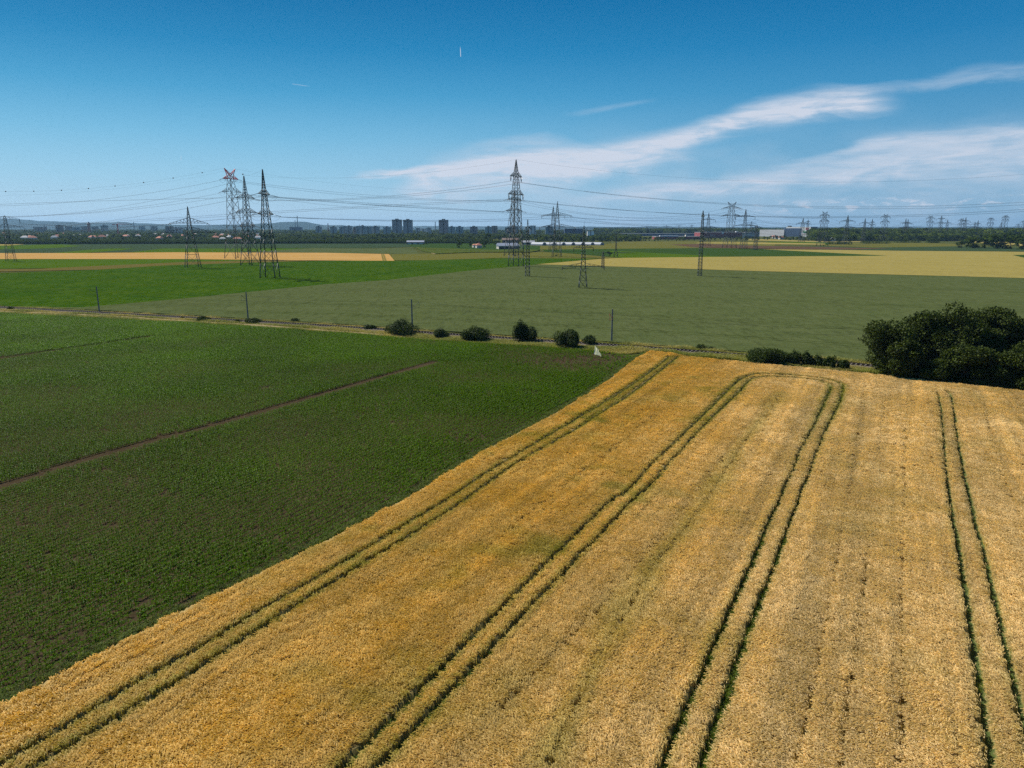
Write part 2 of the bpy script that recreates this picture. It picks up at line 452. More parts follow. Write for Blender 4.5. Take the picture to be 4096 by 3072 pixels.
FM = {
 'greywheat': field_mat('unripe_wheat', (0.074, 0.096, 0.032), (0.104, 0.120, 0.048), 0.42, 14, rows=0.0, bump=0.5, streak=0.3, fine=2.4, mott=.5),
 'pale': field_mat('pale_barley', (0.265, 0.215, 0.060), (0.315, 0.255, 0.080), 0.30, 25, rows=-0.02, streak=0.16, fine=2.0),
 'beet': field_mat('beet_leaves', (0.026, 0.075, 0.003), (0.070, 0.108, 0.004), 0.62, 25, bump=0.8, fine=1.6, dark=(0.014, 0.040, 0.003), spark=(0.12, 0.17, 0.04), streak=0.15, rows=0.12, mott=.75),
 'orange': field_mat('ripe_barley', mott=.12, a=(0.37, 0.215, 0.065), b_=(0.44, 0.275, 0.10), grain=0.2, patch=60, rows=-0.02, streak=0.25, fine=1.2, dark=(0.34, 0.18, 0.045)),
 'teal': field_mat('blue_green_crop', (0.035, 0.062, 0.028), (0.052, 0.074, 0.032), 0.3, 90, fine=1.0, streak=0.3),
 'bright': field_mat('bright_green_crop', (0.048, 0.098, 0.004), (0.078, 0.120, 0.008), 0.35, 60, fine=1.0, streak=0.2),
 'green': field_mat('green_crop', (0.030, 0.062, 0.012), (0.042, 0.076, 0.016), 0.3, 60, fine=1.2, streak=0.1),
 'olive': field_mat('olive_crop', (0.105, 0.105, 0.022), (0.140, 0.130, 0.030), 0.3, 70, fine=1.2, streak=0.2),
 'soil': field_mat('ploughed_soil', (0.095, 0.058, 0.034), (0.12, 0.075, 0.048), 0.4, 40, fine=1.0, streak=0.3),
 'brown': field_mat('dry_meadow', (0.14, 0.10, 0.03), (0.10, 0.105, 0.022), 0.4, 35, fine=0.8, streak=0.3),
 'vine': field_mat('vine_rows', (0.065, 0.090, 0.012), (0.13, 0.125, 0.022), 0.85, 15, fine=0.5, dark=(0.025, 0.05, 0.012)),
 'maizeground': field_mat('maize_soil', (0.056, 0.041, 0.022), (0.084, 0.060, 0.037), 0.45, 12, fine=2.5, bump=0.7),
 'verge': field_mat('verge_grass', (0.085, 0.095, 0.018), (0.17, 0.14, 0.045), 0.5, 6, fine=2.5),
 'path': field_mat('dirt_path', (0.30, 0.23, 0.13), (0.24, 0.20, 0.09), 0.25, 8, fine=3.0),
}
fields = [
 # left far block
 ('crop_field', [(-900, 984), (-900, 975), (700, 976), (1000, 1009), (640, 1009), (540, 1007), (200, 1013), (-900, 1013)], .20, 'teal', 'blue green strip of crop below the tree belt'),
 ('crop_field', [(-900, 982), (40, 982), (240, 977), (330, 984), (200, 993), (60, 997), (-900, 998)], .26, 'bright', 'bright green strip in front of the scrub on the left'),
 ('crop_field', [(-900, 976), (110, 976), (40, 982), (-900, 984)], .32, 'pale', 'thin beige strip at the far left'),
 ('crop_field', [(200, 1013), (350, 999), (440, 994), (540, 994), (480, 1001), (330, 1013)], .30, 'bright', 'small bright green wedge above the orange field'),
 ('crop_field', [(510, 1010), (600, 1000), (650, 994), (1000, 994), (1280, 993), (1150, 1009)], .34, 'bright', 'bright green field behind the tall lattice towers'),
 ('crop_field', [(700, 976), (1620, 973), (1645, 987), (1500, 992), (1250, 992), (1000, 994), (640, 994)], .30, 'teal', 'dark green field below the hedge in the middle'),
 ('crop_field', [(1000, 1009), (1100, 1002), (1250, 992), (1500, 994), (1640, 989), (1680, 1015), (1560, 1015), (1300, 1011)], .38, 'greywheat', 'grey green field above the orange field'),
 ('crop_field', [(-900, 1013), (330, 1012), (700, 1009), (1300, 1011), (1556, 1016), (1578, 1043), (1200, 1041), (700, 1036), (-900, 1036)], .42, 'orange', 'long orange field of ripe barley on the left'),
 ('crop_field', [(-900, 1036), (700, 1036), (1200, 1041), (1150, 1047), (850, 1047), (640, 1056), (400, 1070), (-900, 1086)], .24, 'bright', 'green meadow in front of the orange field'),
 ('crop_field', [(-900, 1084), (150, 1075), (400, 1063), (760, 1047), (1100, 1040), (1290, 1040), (1000, 1052), (640, 1064), (400, 1078), (-900, 1104)], .28, 'brown', 'dry brown meadow strip with straw coloured patches'),
 # middle
 ('crop_field', [(1620, 973), (1700, 971), (2000, 973), (2160, 985), (2160, 1000), (2000, 1001), (1650, 988)], .30, 'green', 'green field in front of the farm shed'),
 ('crop_field', [(1660, 989), (2000, 1000), (2080, 995), (2160, 1000), (2120, 1008), (1900, 1008), (1745, 1014), (1690, 1003)], 1.1, 'vine', 'rows of vines beside the farmhouse'),
 ('crop_field', [(1560, 1016), (1745, 1014), (1900, 1008), (2120, 1008), (2250, 1012), (2330, 1018), (2470, 1032), (2340, 1034), (2000, 1032), (1700, 1041), (1578, 1043)], .40, 'olive', 'olive coloured grain field in the middle distance'),
 ('crop_field', [(1660, 989), (1676, 989), (1752, 1014), (1738, 1015)], .9, 'path', 'narrow pale farm track beside the vine rows'),
 # right block
 ('crop_field', [(2160, 984), (2400, 980), (2500, 966), (2900, 965), (3100, 968), (3100, 985), (2600, 996), (2160, 998)], .24, 'olive', 'olive grain field behind the plastic tunnels'),
 ('crop_field', [(2170, 998), (2560, 994), (2800, 993), (3100, 996), (3500, 1006), (3560, 1023), (3200, 1026), (2892, 1028), (2500, 1032), (2440, 1026), (2300, 1014), (2180, 1006)], .30, 'green', 'long green field behind the pale yellow grain'),
 ('crop_field', [(2440, 1003), (2620, 1012), (2780, 1020), (2900, 1028), (2500, 1032), (2440, 1026)], .36, 'bright', 'brighter wedge inside the long green field'),
 ('crop_field', [(2680, 978), (2820, 975), (3040, 983), (3300, 988), (3560, 994), (3400, 998), (3100, 996), (2780, 989)], .34, 'soil', 'brown ploughed strip at the feet of the V topped pylon'),
 ('crop_field', [(2800, 969), (3000, 969), (3300, 974), (3300, 979), (3000, 976), (2780, 973)], .30, 'pale', 'thin pale strip beyond the ploughed soil'),
 ('crop_field', [(3000, 956), (3080, 957), (3300, 966), (3300, 969), (2990, 961)], .30, 'pale', 'pale strip before the village trees'),
 ('crop_field', [(3080, 966), (3400, 972), (3400, 981), (3050, 972)], .26, 'bright', 'yellow green strip under the distant pylons'),
 ('crop_field', [(3100, 988), (3400, 984), (3800, 985), (4096, 990), (5000, 1004), (5000, 1014), (3900, 1004), (3500, 1003), (3300, 999)], .26, 'teal', 'dark green strips on the far right'),
 ('crop_field', [(3050, 997), (3300, 999), (3600, 1003), (4000, 1006), (5000, 1020), (5000, 1046), (4096, 1038), (3560, 1023)], .34, 'pale', 'straw coloured strip on the far right'),
 ('crop_field', [(3330, 970), (3700, 972), (3830, 976), (3830, 985), (3500, 990), (3300, 984)], .30, 'olive', 'rough olive meadow before the bushes'),
 ('crop_field', [(3400, 962), (3800, 962), (4096, 985), (5000, 1003), (5000, 996), (4096, 972), (3800, 957), (3400, 957)], .36, 'pale', 'pale strip behind the bushes on the right'),
 ('crop_field', [(3280, 964), (3450, 964), (3440, 968), (3280, 969)], .42, 'pale', 'short straw coloured strip between the bush rows'),
 ('crop_field', [(4050, 1020), (4140, 1018), (5000, 1032), (5000, 1046), (4110, 1034)], .44, 'green', 'green corner at the right edge of the grain'),
 ('grain_field', [(2147, 1057), (2330, 1041), (2420, 1034), (2500, 1031), (2892, 1027), (3200, 1025), (3543, 1023), (4050, 1020), (4110, 1034), (5000, 1046), (5000, 1130), (4096, 1112), (3800, 1104), (3200, 1089), (2892, 1080), (2500, 1067)], .50, 'pale', 'pale yellow grain field across the right'),
 ('beet_field', [(-900, 1106), (0, 1093), (400, 1078), (650, 1062), (1000, 1050), (1300, 1043), (1700, 1041), (2000, 1033), (2330, 1034), (2400, 1034), (2200, 1052), (2050, 1067), (1900, 1080), (1547, 1120), (1300, 1137), (989, 1168), (700, 1197), (330, 1230), (180, 1233), (0, 1222), (-900, 1186)], .40, 'beet', 'bright green beet field around the lattice towers'),
]
for nm, poly, z, mk, lab in fields: slab(nm, poly, z, FM[mk], lab)

def track_or_shadow(pts, z, w, mat, label):
    l = catmull([G(x, y, z) for x, y in pts], 6); a = []; b = []
    for i in range(len(l)):
        t = l[min(i + 1, len(l) - 1)] - l[max(i - 1, 0)]; t = t / np.hypot(*t); nn = np.array([t[1], -t[0]]); a.append(l[i] + nn * w / 2); b.append(l[i] - nn * w / 2)
    n = len(l); V = [(*p, z) for p in a] + [(*p, z) for p in b]; F = [(i, i + 1, n + i + 1, n + i) for i in range(n - 1)]
    tag(link('track_or_shadow_strip', mesh_np('track_or_shadow_strip', V, F, mat)), label, None, kind='structure')


tm1 = field_mat('tramline_green', (0.035, 0.052, 0.012), (0.075, 0.09, 0.026), .5, 6, fine=.6, mott=.9); tm2 = field_mat('straw_track_or_shadow', (0.16, 0.13, 0.03), (0.28, 0.215, 0.055), .4, 6, fine=.6, mott=.9)
for pts in ([(560, 1228), (1000, 1212), (1600, 1220), (2100, 1238), (2800, 1275), (3500, 1320), (4300, 1378)], [(900, 1248), (1500, 1262), (2200, 1300), (3000, 1350), (3900, 1420)],
            [(1300, 1160), (1900, 1165), (2500, 1180), (3200, 1205), (4300, 1260)], [(1700, 1112), (2200, 1118), (2700, 1128), (3300, 1143), (4400, 1180)], [(2030, 1072), (2300, 1080), (2700, 1090), (3400, 1106)]):
    for d_ in (-.9, .9):
        track_or_shadow([(x, y + d_ * max(1.2, (y - 1000) / 90)) for x, y in pts], .626, .55, tm1, 'faint wheel track in the grey green wheat')
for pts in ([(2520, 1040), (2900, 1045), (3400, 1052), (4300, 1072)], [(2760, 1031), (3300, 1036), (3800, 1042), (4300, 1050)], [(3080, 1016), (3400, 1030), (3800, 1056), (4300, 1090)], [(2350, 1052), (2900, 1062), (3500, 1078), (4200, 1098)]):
    track_or_shadow(pts, .506, .8, tm2, 'faint painted cable shadow on the pale yellow grain')  # darker strips painted in place of the shadows cast by the cables
for pts in ([(300, 1017), (800, 1020), (1300, 1024), (1500, 1019)], [(0, 1028), (600, 1027), (1100, 1032), (1400, 1038)], [(1527, 1016), (1534, 1043)], [(1534, 1016), (1543, 1043)]):
    track_or_shadow(pts, .426, 1.6, tm2, 'wheel track in the orange field')
for pts in ([(0, 1140), (500, 1118), (900, 1108), (1200, 1110)], [(0, 1172), (450, 1148), (750, 1130), (1000, 1122)]):
    track_or_shadow(pts, .406, .7, tm1, 'faint wheel track in the bright green beet field')

# the railway line on the ground
rail_px = [(-500, 1203), (0, 1230), (350, 1248), (700, 1268), (1060, 1289), (1410, 1311), (1670, 1329), (2040, 1355), (2390, 1378), (2700, 1401), (3100, 1432), (3440, 1461), (3800, 1496), (4200, 1538), (4800, 1604)]
railG = [G(x, y, 0.3) for x, y in rail_px]
rc = catmull(railG, 8)


def offset(line, d):
    L = [np.array(p) for p in line]; o = []
    for i in range(len(L)):
        t = L[min(i + 1, len(L) - 1)] - L[max(i - 1, 0)]; t = t / np.hypot(*t)
        o.append(L[i] + np.array([t[1], -t[0]]) * d)      # to the right of travel = towards the camera
    return o


mid_edge = offset(rc, -3.8)          # far side edge of the unripe wheat
mid_poly = [p for p in mid_edge]
far = [(5000, 1128), (4096, 1113), (3800, 1105), (3200, 1090), (2892, 1081), (2500, 1068), (2147, 1058), (2050, 1067), (1900, 1080), (1547, 1120), (1300, 1137), (989, 1168), (700, 1197), (330, 1229)]
start = int(np.argmin([abs(p[0] - G(210, 1230)[0]) for p in mid_edge]))
slab('wheat_field', None, 0.62, FM['greywheat'], 'wide grey green wheat field beyond the railway', extra=mid_edge[start:] + [G(x, y, 0.62) for x, y in far])

# verge with dirt path between maize and railway
verge_near = [(-500, 1232), (0, 1254), (700, 1291), (1100, 1316), (1500, 1347), (1780, 1366), (2060, 1384), (2300, 1402), (2480, 1418), (2600, 1412), (2740, 1425), (3000, 1452), (3270, 1478), (3480, 1497), (3600, 1512), (4096, 1562), (4900, 1650)]
vn = catmull([G(x, y) for x, y in verge_near], 4)
slab('verge', None, 0.10, FM['verge'], 'grass verge along the railway', extra=offset(rc, -5.0) + vn[::-1])
path_px_far = [(-500, 1222), (0, 1243), (350, 1256), (700, 1277), (1060, 1298), (1300, 1318), (1530, 1338)]
path_px_near = [(-500, 1230), (0, 1251), (350, 1266), (700, 1289), (1060, 1313), (1300, 1331), (1540, 1346)]
slab('path', None, 0.16, FM['path'], 'sandy field path between the maize and the railway', extra=catmull([G(x, y) for x, y in path_px_far], 4) + catmull([G(x, y) for x, y in path_px_near], 4)[::-1])


def strip(name, line, prof, mat, parent=None):
    """sweep a profile [(offset, z)...] along a ground line"""
    cols = [offset(line, d) for d, z in prof]; n = len(line); k = len(prof); V = []; F = []
    for i in range(n):
        for j in range(k): V.append((*cols[j][i], prof[j][1]))
    for i in range(n - 1):
        for j in range(k - 1):
            a = i * k + j; F.append((a, a + 1, a + k + 1, a + k))
    return link(name, mesh_np(name, V, F, mat), parent)


rcf = catmull(railG, 20)
rw = empty('railway_track', (0, 0, 0)); tag(rw, 'single railway track on a ballast bed running past the fields', 'railway track')
strip('ballast_bed', rcf, [(-2.0, 0.08), (-1.4, 0.38), (1.4, 0.38), (2.1, 0.08)], M['ballast'], rw)
for s in (-0.75, 0.75):
    strip('rail', rcf, [(s - .06, 0.40), (s - .05, 0.62), (s + .05, 0.62), (s + .06, 0.40)], M['rail'], rw)
V = []; F = []
acc = 0.0; L = [np.array(p) for p in rcf]
for i in range(len(L) - 1):
    d = np.hypot(*(L[i + 1] - L[i])); t = (L[i + 1] - L[i]) / d; nrm = np.array([t[1], -t[0]])
    while acc < d:
        c = L[i] + t * acc; b0 = len(V)
        if abs(c[0]) < 230:
            for zz in (0.36, 0.47):
                for a, b in ((-1.3, -.16), (1.3, -.16), (1.3, .16), (-1.3, .16)): V.append((*(c + nrm * a + t * b), zz))
            F += [(b0 + 4, b0 + 5, b0 + 6, b0 + 7), (b0, b0 + 1, b0 + 5, b0 + 4), (b0 + 1, b0 + 2, b0 + 6, b0 + 5), (b0 + 3, b0, b0 + 4, b0 + 7)]
        acc += 0.9
    acc -= d
tag(link('sleepers', mesh_np('sleepers', V, F, M['sleeper']), rw), kind='stuff')

# maize soil
wb = [(-500, 3095), (0, 2833), (278, 2685), (778, 2426), (1148, 2250), (1407, 2118), (1630, 1996), (1963, 1793), (2185, 1678), (2407, 1546), (2500, 1470), (2560, 1430), (2600, 1408)]
wbG = [G(x, y, 0.3) for x, y in wb]
maize_top = [G(x, y) for x, y in verge_near[:9]]
maize_poly = wbG[::-1][1:] + [np.array([-75, 22.])] + [np.array([-240, 100.])] + maize_top
slab('maize_soil', None, 0.05, FM['maizeground'], 'reddish brown soil of the maize field', extra=maize_poly)

# ripe wheat field
wtop = [(2600, 1408), (2700, 1413), (2740, 1423), (3000, 1450), (3270, 1475), (3480, 1494), (3600, 1510), (4096, 1562), (4900, 1650)]
wtG = [G(x, y, 0.7) for x, y in wtop]
wheat_poly = wbG + wtG[1:] + [np.array([95, 70.]), np.array([60, 18.]), np.array([-20, 14.])]
pairs_px = {
 'p1a': [(-400, 3330), (37, 3065), (560, 2746), (1000, 2488), (1735, 2046), (2007, 1865), (2278, 1702), (2504, 1562), (2600, 1494), (2640, 1464), (2679, 1431)],
 'p1b': [(-250, 3350), (185, 3065), (705, 2746), (1000, 2556), (1812, 2046), (2052, 1874), (2278, 1743), (2414, 1653), (2500, 1599), (2613, 1513), (2712, 1431)],
 'p2a': [(1100, 3370), (1398, 3065), (2414, 2046), (2500, 1985), (2636, 1843), (2753, 1730), (2862, 1621), (2929, 1553), (2975, 1516), (3042, 1501), (3155, 1506), (3291, 1521), (3359, 1538), (3375, 1553), (3359, 1621), (3305, 1730), (3264, 1838), (3219, 1951), (3165, 2096), (3093, 2300), (3047, 2407), (2982, 2579), (2926, 2747), (2865, 2919), (2814, 3068), (2740, 3330)],
 'p2b': [(1240, 3370), (1537, 3065), (2504, 2046), (2590, 1965), (2703, 1838), (2780, 1752), (2884, 1644), (2952, 1581), (2997, 1530), (3042, 1514), (3155, 1516), (3260, 1527), (3310, 1540), (3325, 1552), (3314, 1585), (3269, 1685), (3219, 1784), (3192, 1843), (3151, 1938), (3083, 2091), (2996, 2300), (2935, 2430), (2865, 2588), (2796, 2756), (2735, 2882), (2675, 3040), (2580, 3330)],
 'p4a': [(3745, 1578), (3758, 1590), (3774, 1721), (3783, 1834), (3797, 1970), (3819, 2105), (3837, 2204), (3898, 2593), (3972, 3065), (4010, 3300)],
 'p4b': [(3790, 1570), (3808, 1590), (3824, 1703), (3846, 1834), (3874, 1970), (3910, 2128), (3935, 2204), (4010, 2537), (4096, 2889), (4200, 3300)],
}
tracks = {k: catmull([G(x, y, 0.35) for x, y in v], 5) for k, v in pairs_px.items()}
faint_px = [
 [(3460, 1570), (3440, 1700), (3420, 1850), (3380, 2100), (3330, 2400), (3260, 2750), (3190, 3072)],
 [(3545, 1600), (3530, 1750), (3510, 1850)],
 [(3630, 1590), (3625, 1800), (3620, 2050), (3615, 2400), (3620, 3072)],
 [(3945, 1610), (3960, 1720), (4020, 1900), (4096, 2130), (4200, 2450)],
 [(3130, 1580), (3000, 1750), (2900, 1900), (2740, 2130), (2600, 2300), (2350, 2750), (2200, 3072)],
 [(3480, 2200), (3440, 2500), (3400, 2800), (3370, 3072)],
 [(2700, 1600), (2500, 1760), (2300, 1920), (2100, 2080), (1800, 2330)],
 [(2900, 1830), (2700, 2100), (2400, 2450), (2000, 2850)],
 [(3380, 1545), (3500, 1552), (3700, 1563), (3900, 1583), (4096, 1612), (4300, 1640)],
 [(2720, 1450), (2850, 1478), (3000, 1495)],
 [(3560, 1565), (3720, 1578)],
 [(3790, 1850), (3850, 1858)],
]
faint = [catmull([G(x, y, 0.5) for x, y in v], 4) for v in faint_px]


def track_info(P):
    d = np.full(len(P), 1e9); dl = np.full(len(P), 1e9)
    for k, l in tracks.items():
        dd = dist_poly(P, l); d = np.minimum(d, dd)
        if k[1] in '12': dl = np.minimum(dl, dd)
    df = np.full(len(P), 1e9)
    for l in faint: df = np.minimum(df, dist_poly(P, l))
    return d, dl, df


def visible(P, z=0.5, mx=330, top=0, bottom=3300):
    """inside the picture with a margin, so that a step to the side still finds the crop"""
    y = P[:, 1]; zc = y * cp + (CAMH - z) * sp_
    px = W0 / 2 + P[:, 0] / zc * FPX
    py = H0 / 2 + FPX * np.tan(np.arctan((CAMH - z) / y) - PITCH)
    return (px > -mx) & (px < W0 + mx) & (py < bottom) & (py > top)


def scatter(poly, dens, seed):
    poly = np.array(poly); lo = poly.min(0); hi = poly.max(0); st = 1 / math.sqrt(dens)
    xs = np.arange(lo[0], hi[0], st); ys = np.arange(lo[1], hi[1], st)
    X, Y = np.meshgrid(xs, ys); P = np.stack([X.ravel(), Y.ravel()], 1)
    r = np.random.default_rng(seed); P += r.uniform(-.5, .5, P.shape) * st
    return P[inpoly(P, poly)]


# --- GN instancer
def gn_instancer(name, pts, rots, scl, tint, sources, mat=None):
    """points that carry rotation, scale and tint, and one of the source meshes on each"""
    me = mesh_np(name, pts, np.zeros((0, 3), np.int32), None, attrs={
        'rot': ('FLOAT_VECTOR', rots), 'scl': ('FLOAT_VECTOR', scl),
        'tint': ('FLOAT_COLOR', np.concatenate([tint, np.ones((len(tint), 1))], 1))})
    o = link(name, me)
    ng = D.node_groups.new(name + '_nodes', 'GeometryNodeTree')
    ng.interface.new_socket('Geometry', in_out='INPUT', socket_type='NodeSocketGeometry')
    ng.interface.new_socket('Geometry', in_out='OUTPUT', socket_type='NodeSocketGeometry')
    n = ng.nodes; gi = n.new('NodeGroupInput'); go = n.new('NodeGroupOutput')
    ip = n.new('GeometryNodeInstanceOnPoints')
    col = D.collections.new(name + '_sources')
    for s in sources:
        so = D.objects.new(s.name + '_source', s); col.objects.link(so)
    ci = n.new('GeometryNodeCollectionInfo'); ci.inputs['Collection'].default_value = col
    ci.inputs['Separate Children'].default_value = True; ci.inputs['Reset Children'].default_value = True
    ip.inputs['Pick Instance'].default_value = True
    na = n.new('GeometryNodeInputNamedAttribute'); na.data_type = 'FLOAT_VECTOR'; na.inputs[0].default_value = 'rot'
    ns = n.new('GeometryNodeInputNamedAttribute'); ns.data_type = 'FLOAT_VECTOR'; ns.inputs[0].default_value = 'scl'
    ri = n.new('FunctionNodeRandomValue'); ri.data_type = 'INT'
    ri.inputs[4].default_value = 0; ri.inputs[5].default_value = len(sources) - 1
    e2r = n.new('FunctionNodeEulerToRotation')
    ng.links.new(gi.outputs[0], ip.inputs['Points']); ng.links.new(ci.outputs[0], ip.inputs['Instance'])
    ng.links.new(ri.outputs[2], ip.inputs['Instance Index'])
    ng.links.new(na.outputs[0], e2r.inputs[0]); ng.links.new(e2r.outputs[0], ip.inputs['Rotation'])
    ng.links.new(ns.outputs[0], ip.inputs['Scale'])
    ng.links.new(ip.outputs[0], go.inputs[0])
    md = o.modifiers.new('instances', 'NODES'); md.node_group = ng
    return o


# --- source clumps
def blade_strip(base, d, length, w, rise, droop, nseg=3, up0=0.0):
    """arching blade: starts at base, goes along d, rises then droops; returns verts and quads"""
    d = np.array([math.cos(d), math.sin(d)]); nrm = np.array([-d[1], d[0]]); V = []; F = []
    for i in range(nseg + 1):
        t = i / nseg; r = length * t
        z = base[2] + rise * math.sin(min(1, t * 1.15) * math.pi * .5) - droop * t * t
        ww = w * (0.55 + 0.9 * t) * (1 - t) * 1.6 + w * .12
        p = np.array(base[:2]) + d * r
        V.append((*(p + nrm * ww / 2), z)); V.append((*(p - nrm * ww / 2), z))
    for i in range(nseg): F.append((2 * i, 2 * i + 1, 2 * i + 3, 2 * i + 2))
    return V, F


def collect(parts):
    V = []; F = []
    for v, f in parts:
        b = len(V); V += v; F += [tuple(i + b for i in q) for q in f]
    return np.array(V), np.array(F)


def wheat_clump(seed, n=19, rad=.22, mat=None):
    r = random.Random(seed); parts = []
    for i in range(n):
        a = r.uniform(0, 6.28); q = rad * math.sqrt(r.random()); x, y = q * math.cos(a), q * math.sin(a)
        h = r.uniform(.40, .52); lean = r.gauss(0, .42); ca, sa = math.cos(lean), math.sin(lean)
        tx, ty = x + .07 * ca, y + .07 * sa; w = .011
        parts.append(([(x - w * sa, y + w * ca, -.35), (x + w * sa, y - w * ca, -.35), (tx + w * sa, ty - w * ca, h), (tx - w * sa, ty + w * ca, h)], [(0, 1, 2, 3)]))
        # nodding ear with its awns, two crossed blades
        L = r.uniform(.15, .23); dz = r.uniform(-.05, .05); up = r.uniform(.01, .05)
        for roll in (0, 1):
            sx, sy, sz = (-sa * .02, ca * .02, 0) if roll == 0 else (0, 0, .018)
            m1 = (tx + ca * L * .45, ty + sa * L * .45, h + up); e = (tx + ca * L, ty + sa * L, h + up + dz)
            parts.append(([(tx - sx * .5, ty - sy * .5, h - sz * .5), (tx + sx * .5, ty + sy * .5, h + sz * .5),
                           (m1[0] + sx, m1[1] + sy, m1[2] + sz), (m1[0] - sx, m1[1] - sy, m1[2] - sz)], [(0, 1, 2, 3)]))
            parts.append(([(m1[0] - sx, m1[1] - sy, m1[2] - sz), (m1[0] + sx, m1[1] + sy, m1[2] + sz),
                           (e[0] + sx * 1.3, e[1] + sy * 1.3, e[2] + sz), (e[0] - sx * 1.3, e[1] - sy * 1.3, e[2] - sz)], [(0, 1, 2, 3)]))
    V, F = collect(parts)
    return mesh_np('wheat_clump', V, F, mat)


def grass_clump(seed, n=16, rad=.2, h=.35, w=.02, lean=.5, mat=None, name='grass_clump'):
    r = random.Random(seed); parts = []
    for i in range(n):
        a = r.uniform(0, 6.28); q = rad * math.sqrt(r.random()); d = r.uniform(0, 6.28)
        hh = h * r.uniform(.6, 1.15)
        parts.append(blade_strip((q * math.cos(a), q * math.sin(a), 0), d, hh * lean, w, hh, hh * .3, 2))
    V, F = collect(parts); return mesh_np(name, V, F, mat)


def maize_plant(seed, mat):
    r = random.Random(seed); parts = []; a0_ = r.uniform(-.35, .35)
    st = .015; H = r.uniform(.30, .38)
    parts.append(([(-st, 0, 0), (st, 0, 0), (st, 0, H), (-st, 0, H)], [(0, 1, 2, 3)]))
    parts.append(([(0, -st, 0), (0, st, 0), (0, st, H), (0, -st, H)], [(0, 1, 2, 3)]))
    for i in range(8):
        z = .05 + (H - .06) * i / 7; ang = a0_ + (i % 2) * math.pi + r.gauss(0, .45)
        L = r.uniform(.24, .38) * (0.75 + .4 * math.sin(i / 7 * 3))
        parts.append(blade_strip((0, 0, z), ang, L, r.uniform(.045, .065), r.uniform(.14, .24), r.uniform(.12, .30), 4))
    V, F = collect(parts); return mesh_np('maize_plant', V, F, mat, smooth=True)


rr = np.random.default_rng(5)


def frange(n, a, b): return rr.uniform(a, b, n)


# wheat canopy: a sheet of stalks cut open along the wheel tracks
st = 0.20
lo = np.array(wheat_poly).min(0); hi = np.array(wheat_poly).max(0)
xs = np.arange(max(lo[0], -75), min(hi[0], 175), st); ys = np.arange(lo[1], hi[1], st)
GX, GY = np.meshgrid(xs, ys); GP = np.stack([GX.ravel(), GY.ravel()], 1)
ins = inpoly(GP, np.array(wheat_poly))
d1 = np.full(len(GP), 9.); df1 = np.full(len(GP), 9.)
a_, _, c_ = track_info(GP[ins]); d1[ins] = a_; df1[ins] = c_
hz = 0.47 + .08 * vnoise(GP[:, 0], GP[:, 1], 1.7, 3) + .05 * vnoise(GP[:, 0], GP[:, 1], .5, 4)
hz = np.where(d1 < .34, 0.09, hz); hz = np.where((df1 < .22), .24, hz)
nx = len(xs); ny = len(ys); idx = np.arange(nx * ny).reshape(ny, nx)
q = np.stack([idx[:-1, :-1], idx[:-1, 1:], idx[1:, 1:], idx[1:, :-1]], -1).reshape(-1, 4)
q = q[ins[q].all(1)]
used = np.unique(q); remap = np.full(nx * ny, -1); remap[used] = np.arange(len(used))
V = np.stack([GP[used, 0], GP[used, 1], hz[used]], 1)
m, n, b, o_ = newmat('wheat_stalks'); P_ = pos(n)
at = n.new('ShaderNodeAttribute', attribute_name='open')
f = n.noise(P_, 5.0, 4, .7)
c = n.mix(f, (0.20, 0.135, 0.035), (0.44, 0.31, 0.11))
g = n.mix(n.noise(P_, 1.2, 3, .6), (0.035, 0.06, 0.012), (0.08, 0.10, 0.022))
n.link(n.mix(at.outputs['Fac'], c, g), b.inputs['Base Color'])
tag(link('wheat_stubble_layer', mesh_np('wheat_stalks', V, remap[q], m, attrs={'open': ('FLOAT', np.clip(np.maximum(1.6 - d1[used] / .34, (df1[used] < .2) * .45), 0, 1))})),
    'dense lower stalks of the ripe wheat with open wheel tracks', kind='stuff')

# wheat ears
parts = []
P = scatter(wheat_poly, 17, 21); P = P[visible(P)]
far_ = P[:, 1] > 75; P = P[~far_ | (rr.random(len(P)) < .62)]
d, dl, df = track_info(P)
keep = (d > .36) & ((df > .21) | (rr.random(len(P)) < .12 + .3 * vnoise(P[:, 0], P[:, 1], 4, 71))) & (dist_poly(P, wbG) > .25 + .6 * vnoise(P[:, 0], P[:, 1], 1.4, 73))
P = P[keep]; d = d[keep]; df = df[keep]; dl = dl[keep]; N = len(P)
dgl = dist_poly(P, faint[4])
lodge = .6 * vnoise(P[:, 0], P[:, 1], 3.5, 9) + .4 * vnoise(P[:, 0] * .7 + P[:, 1] * .7, P[:, 1] * .7 - P[:, 0] * .7, 1.4, 10); lodge2 = vnoise(P[:, 0], P[:, 1], 1.1, 19)
dirn = math.radians(150) + (vnoise(P[:, 0], P[:, 1], 7, 8) - .5) * 1.5 + (lodge2 - .5) * 1.3 + frange(N, -.35, .35)
rots = np.stack([np.zeros(N), (lodge - .5) * .5, dirn], 1)
far_ = P[:, 1] > 75
s = frange(N, .9, 1.15) * np.where(far_, 1.22, 1.0); sz = frange(N, .92, 1.1) * (0.86 + .28 * lodge)
tdir = np.array(tracks['p2a'][40]) - np.array(tracks['p2a'][5]); tdir /= np.hypot(*tdir); sperp = P @ np.array([tdir[1], -tdir[0]]); salong = P @ tdir
drill = vnoise(sperp, salong * .02, .45, 91) - .5; drill2 = vnoise(sperp, salong * .03, 1.6, 92) - .5
sz = sz * (1 + .22 * drill)
green = np.clip((.65 * vnoise(P[:, 0] * .8 + P[:, 1] * .6, P[:, 1] * .8 - P[:, 0] * .6, 9, 31) + .35 * vnoise(P[:, 0], P[:, 1], 3.1, 32) - .52) * 3.0, 0, 1) * np.clip((vnoise(P[:, 0], P[:, 1], 2.2, 33) - .25) * 1.8, 0, 1)
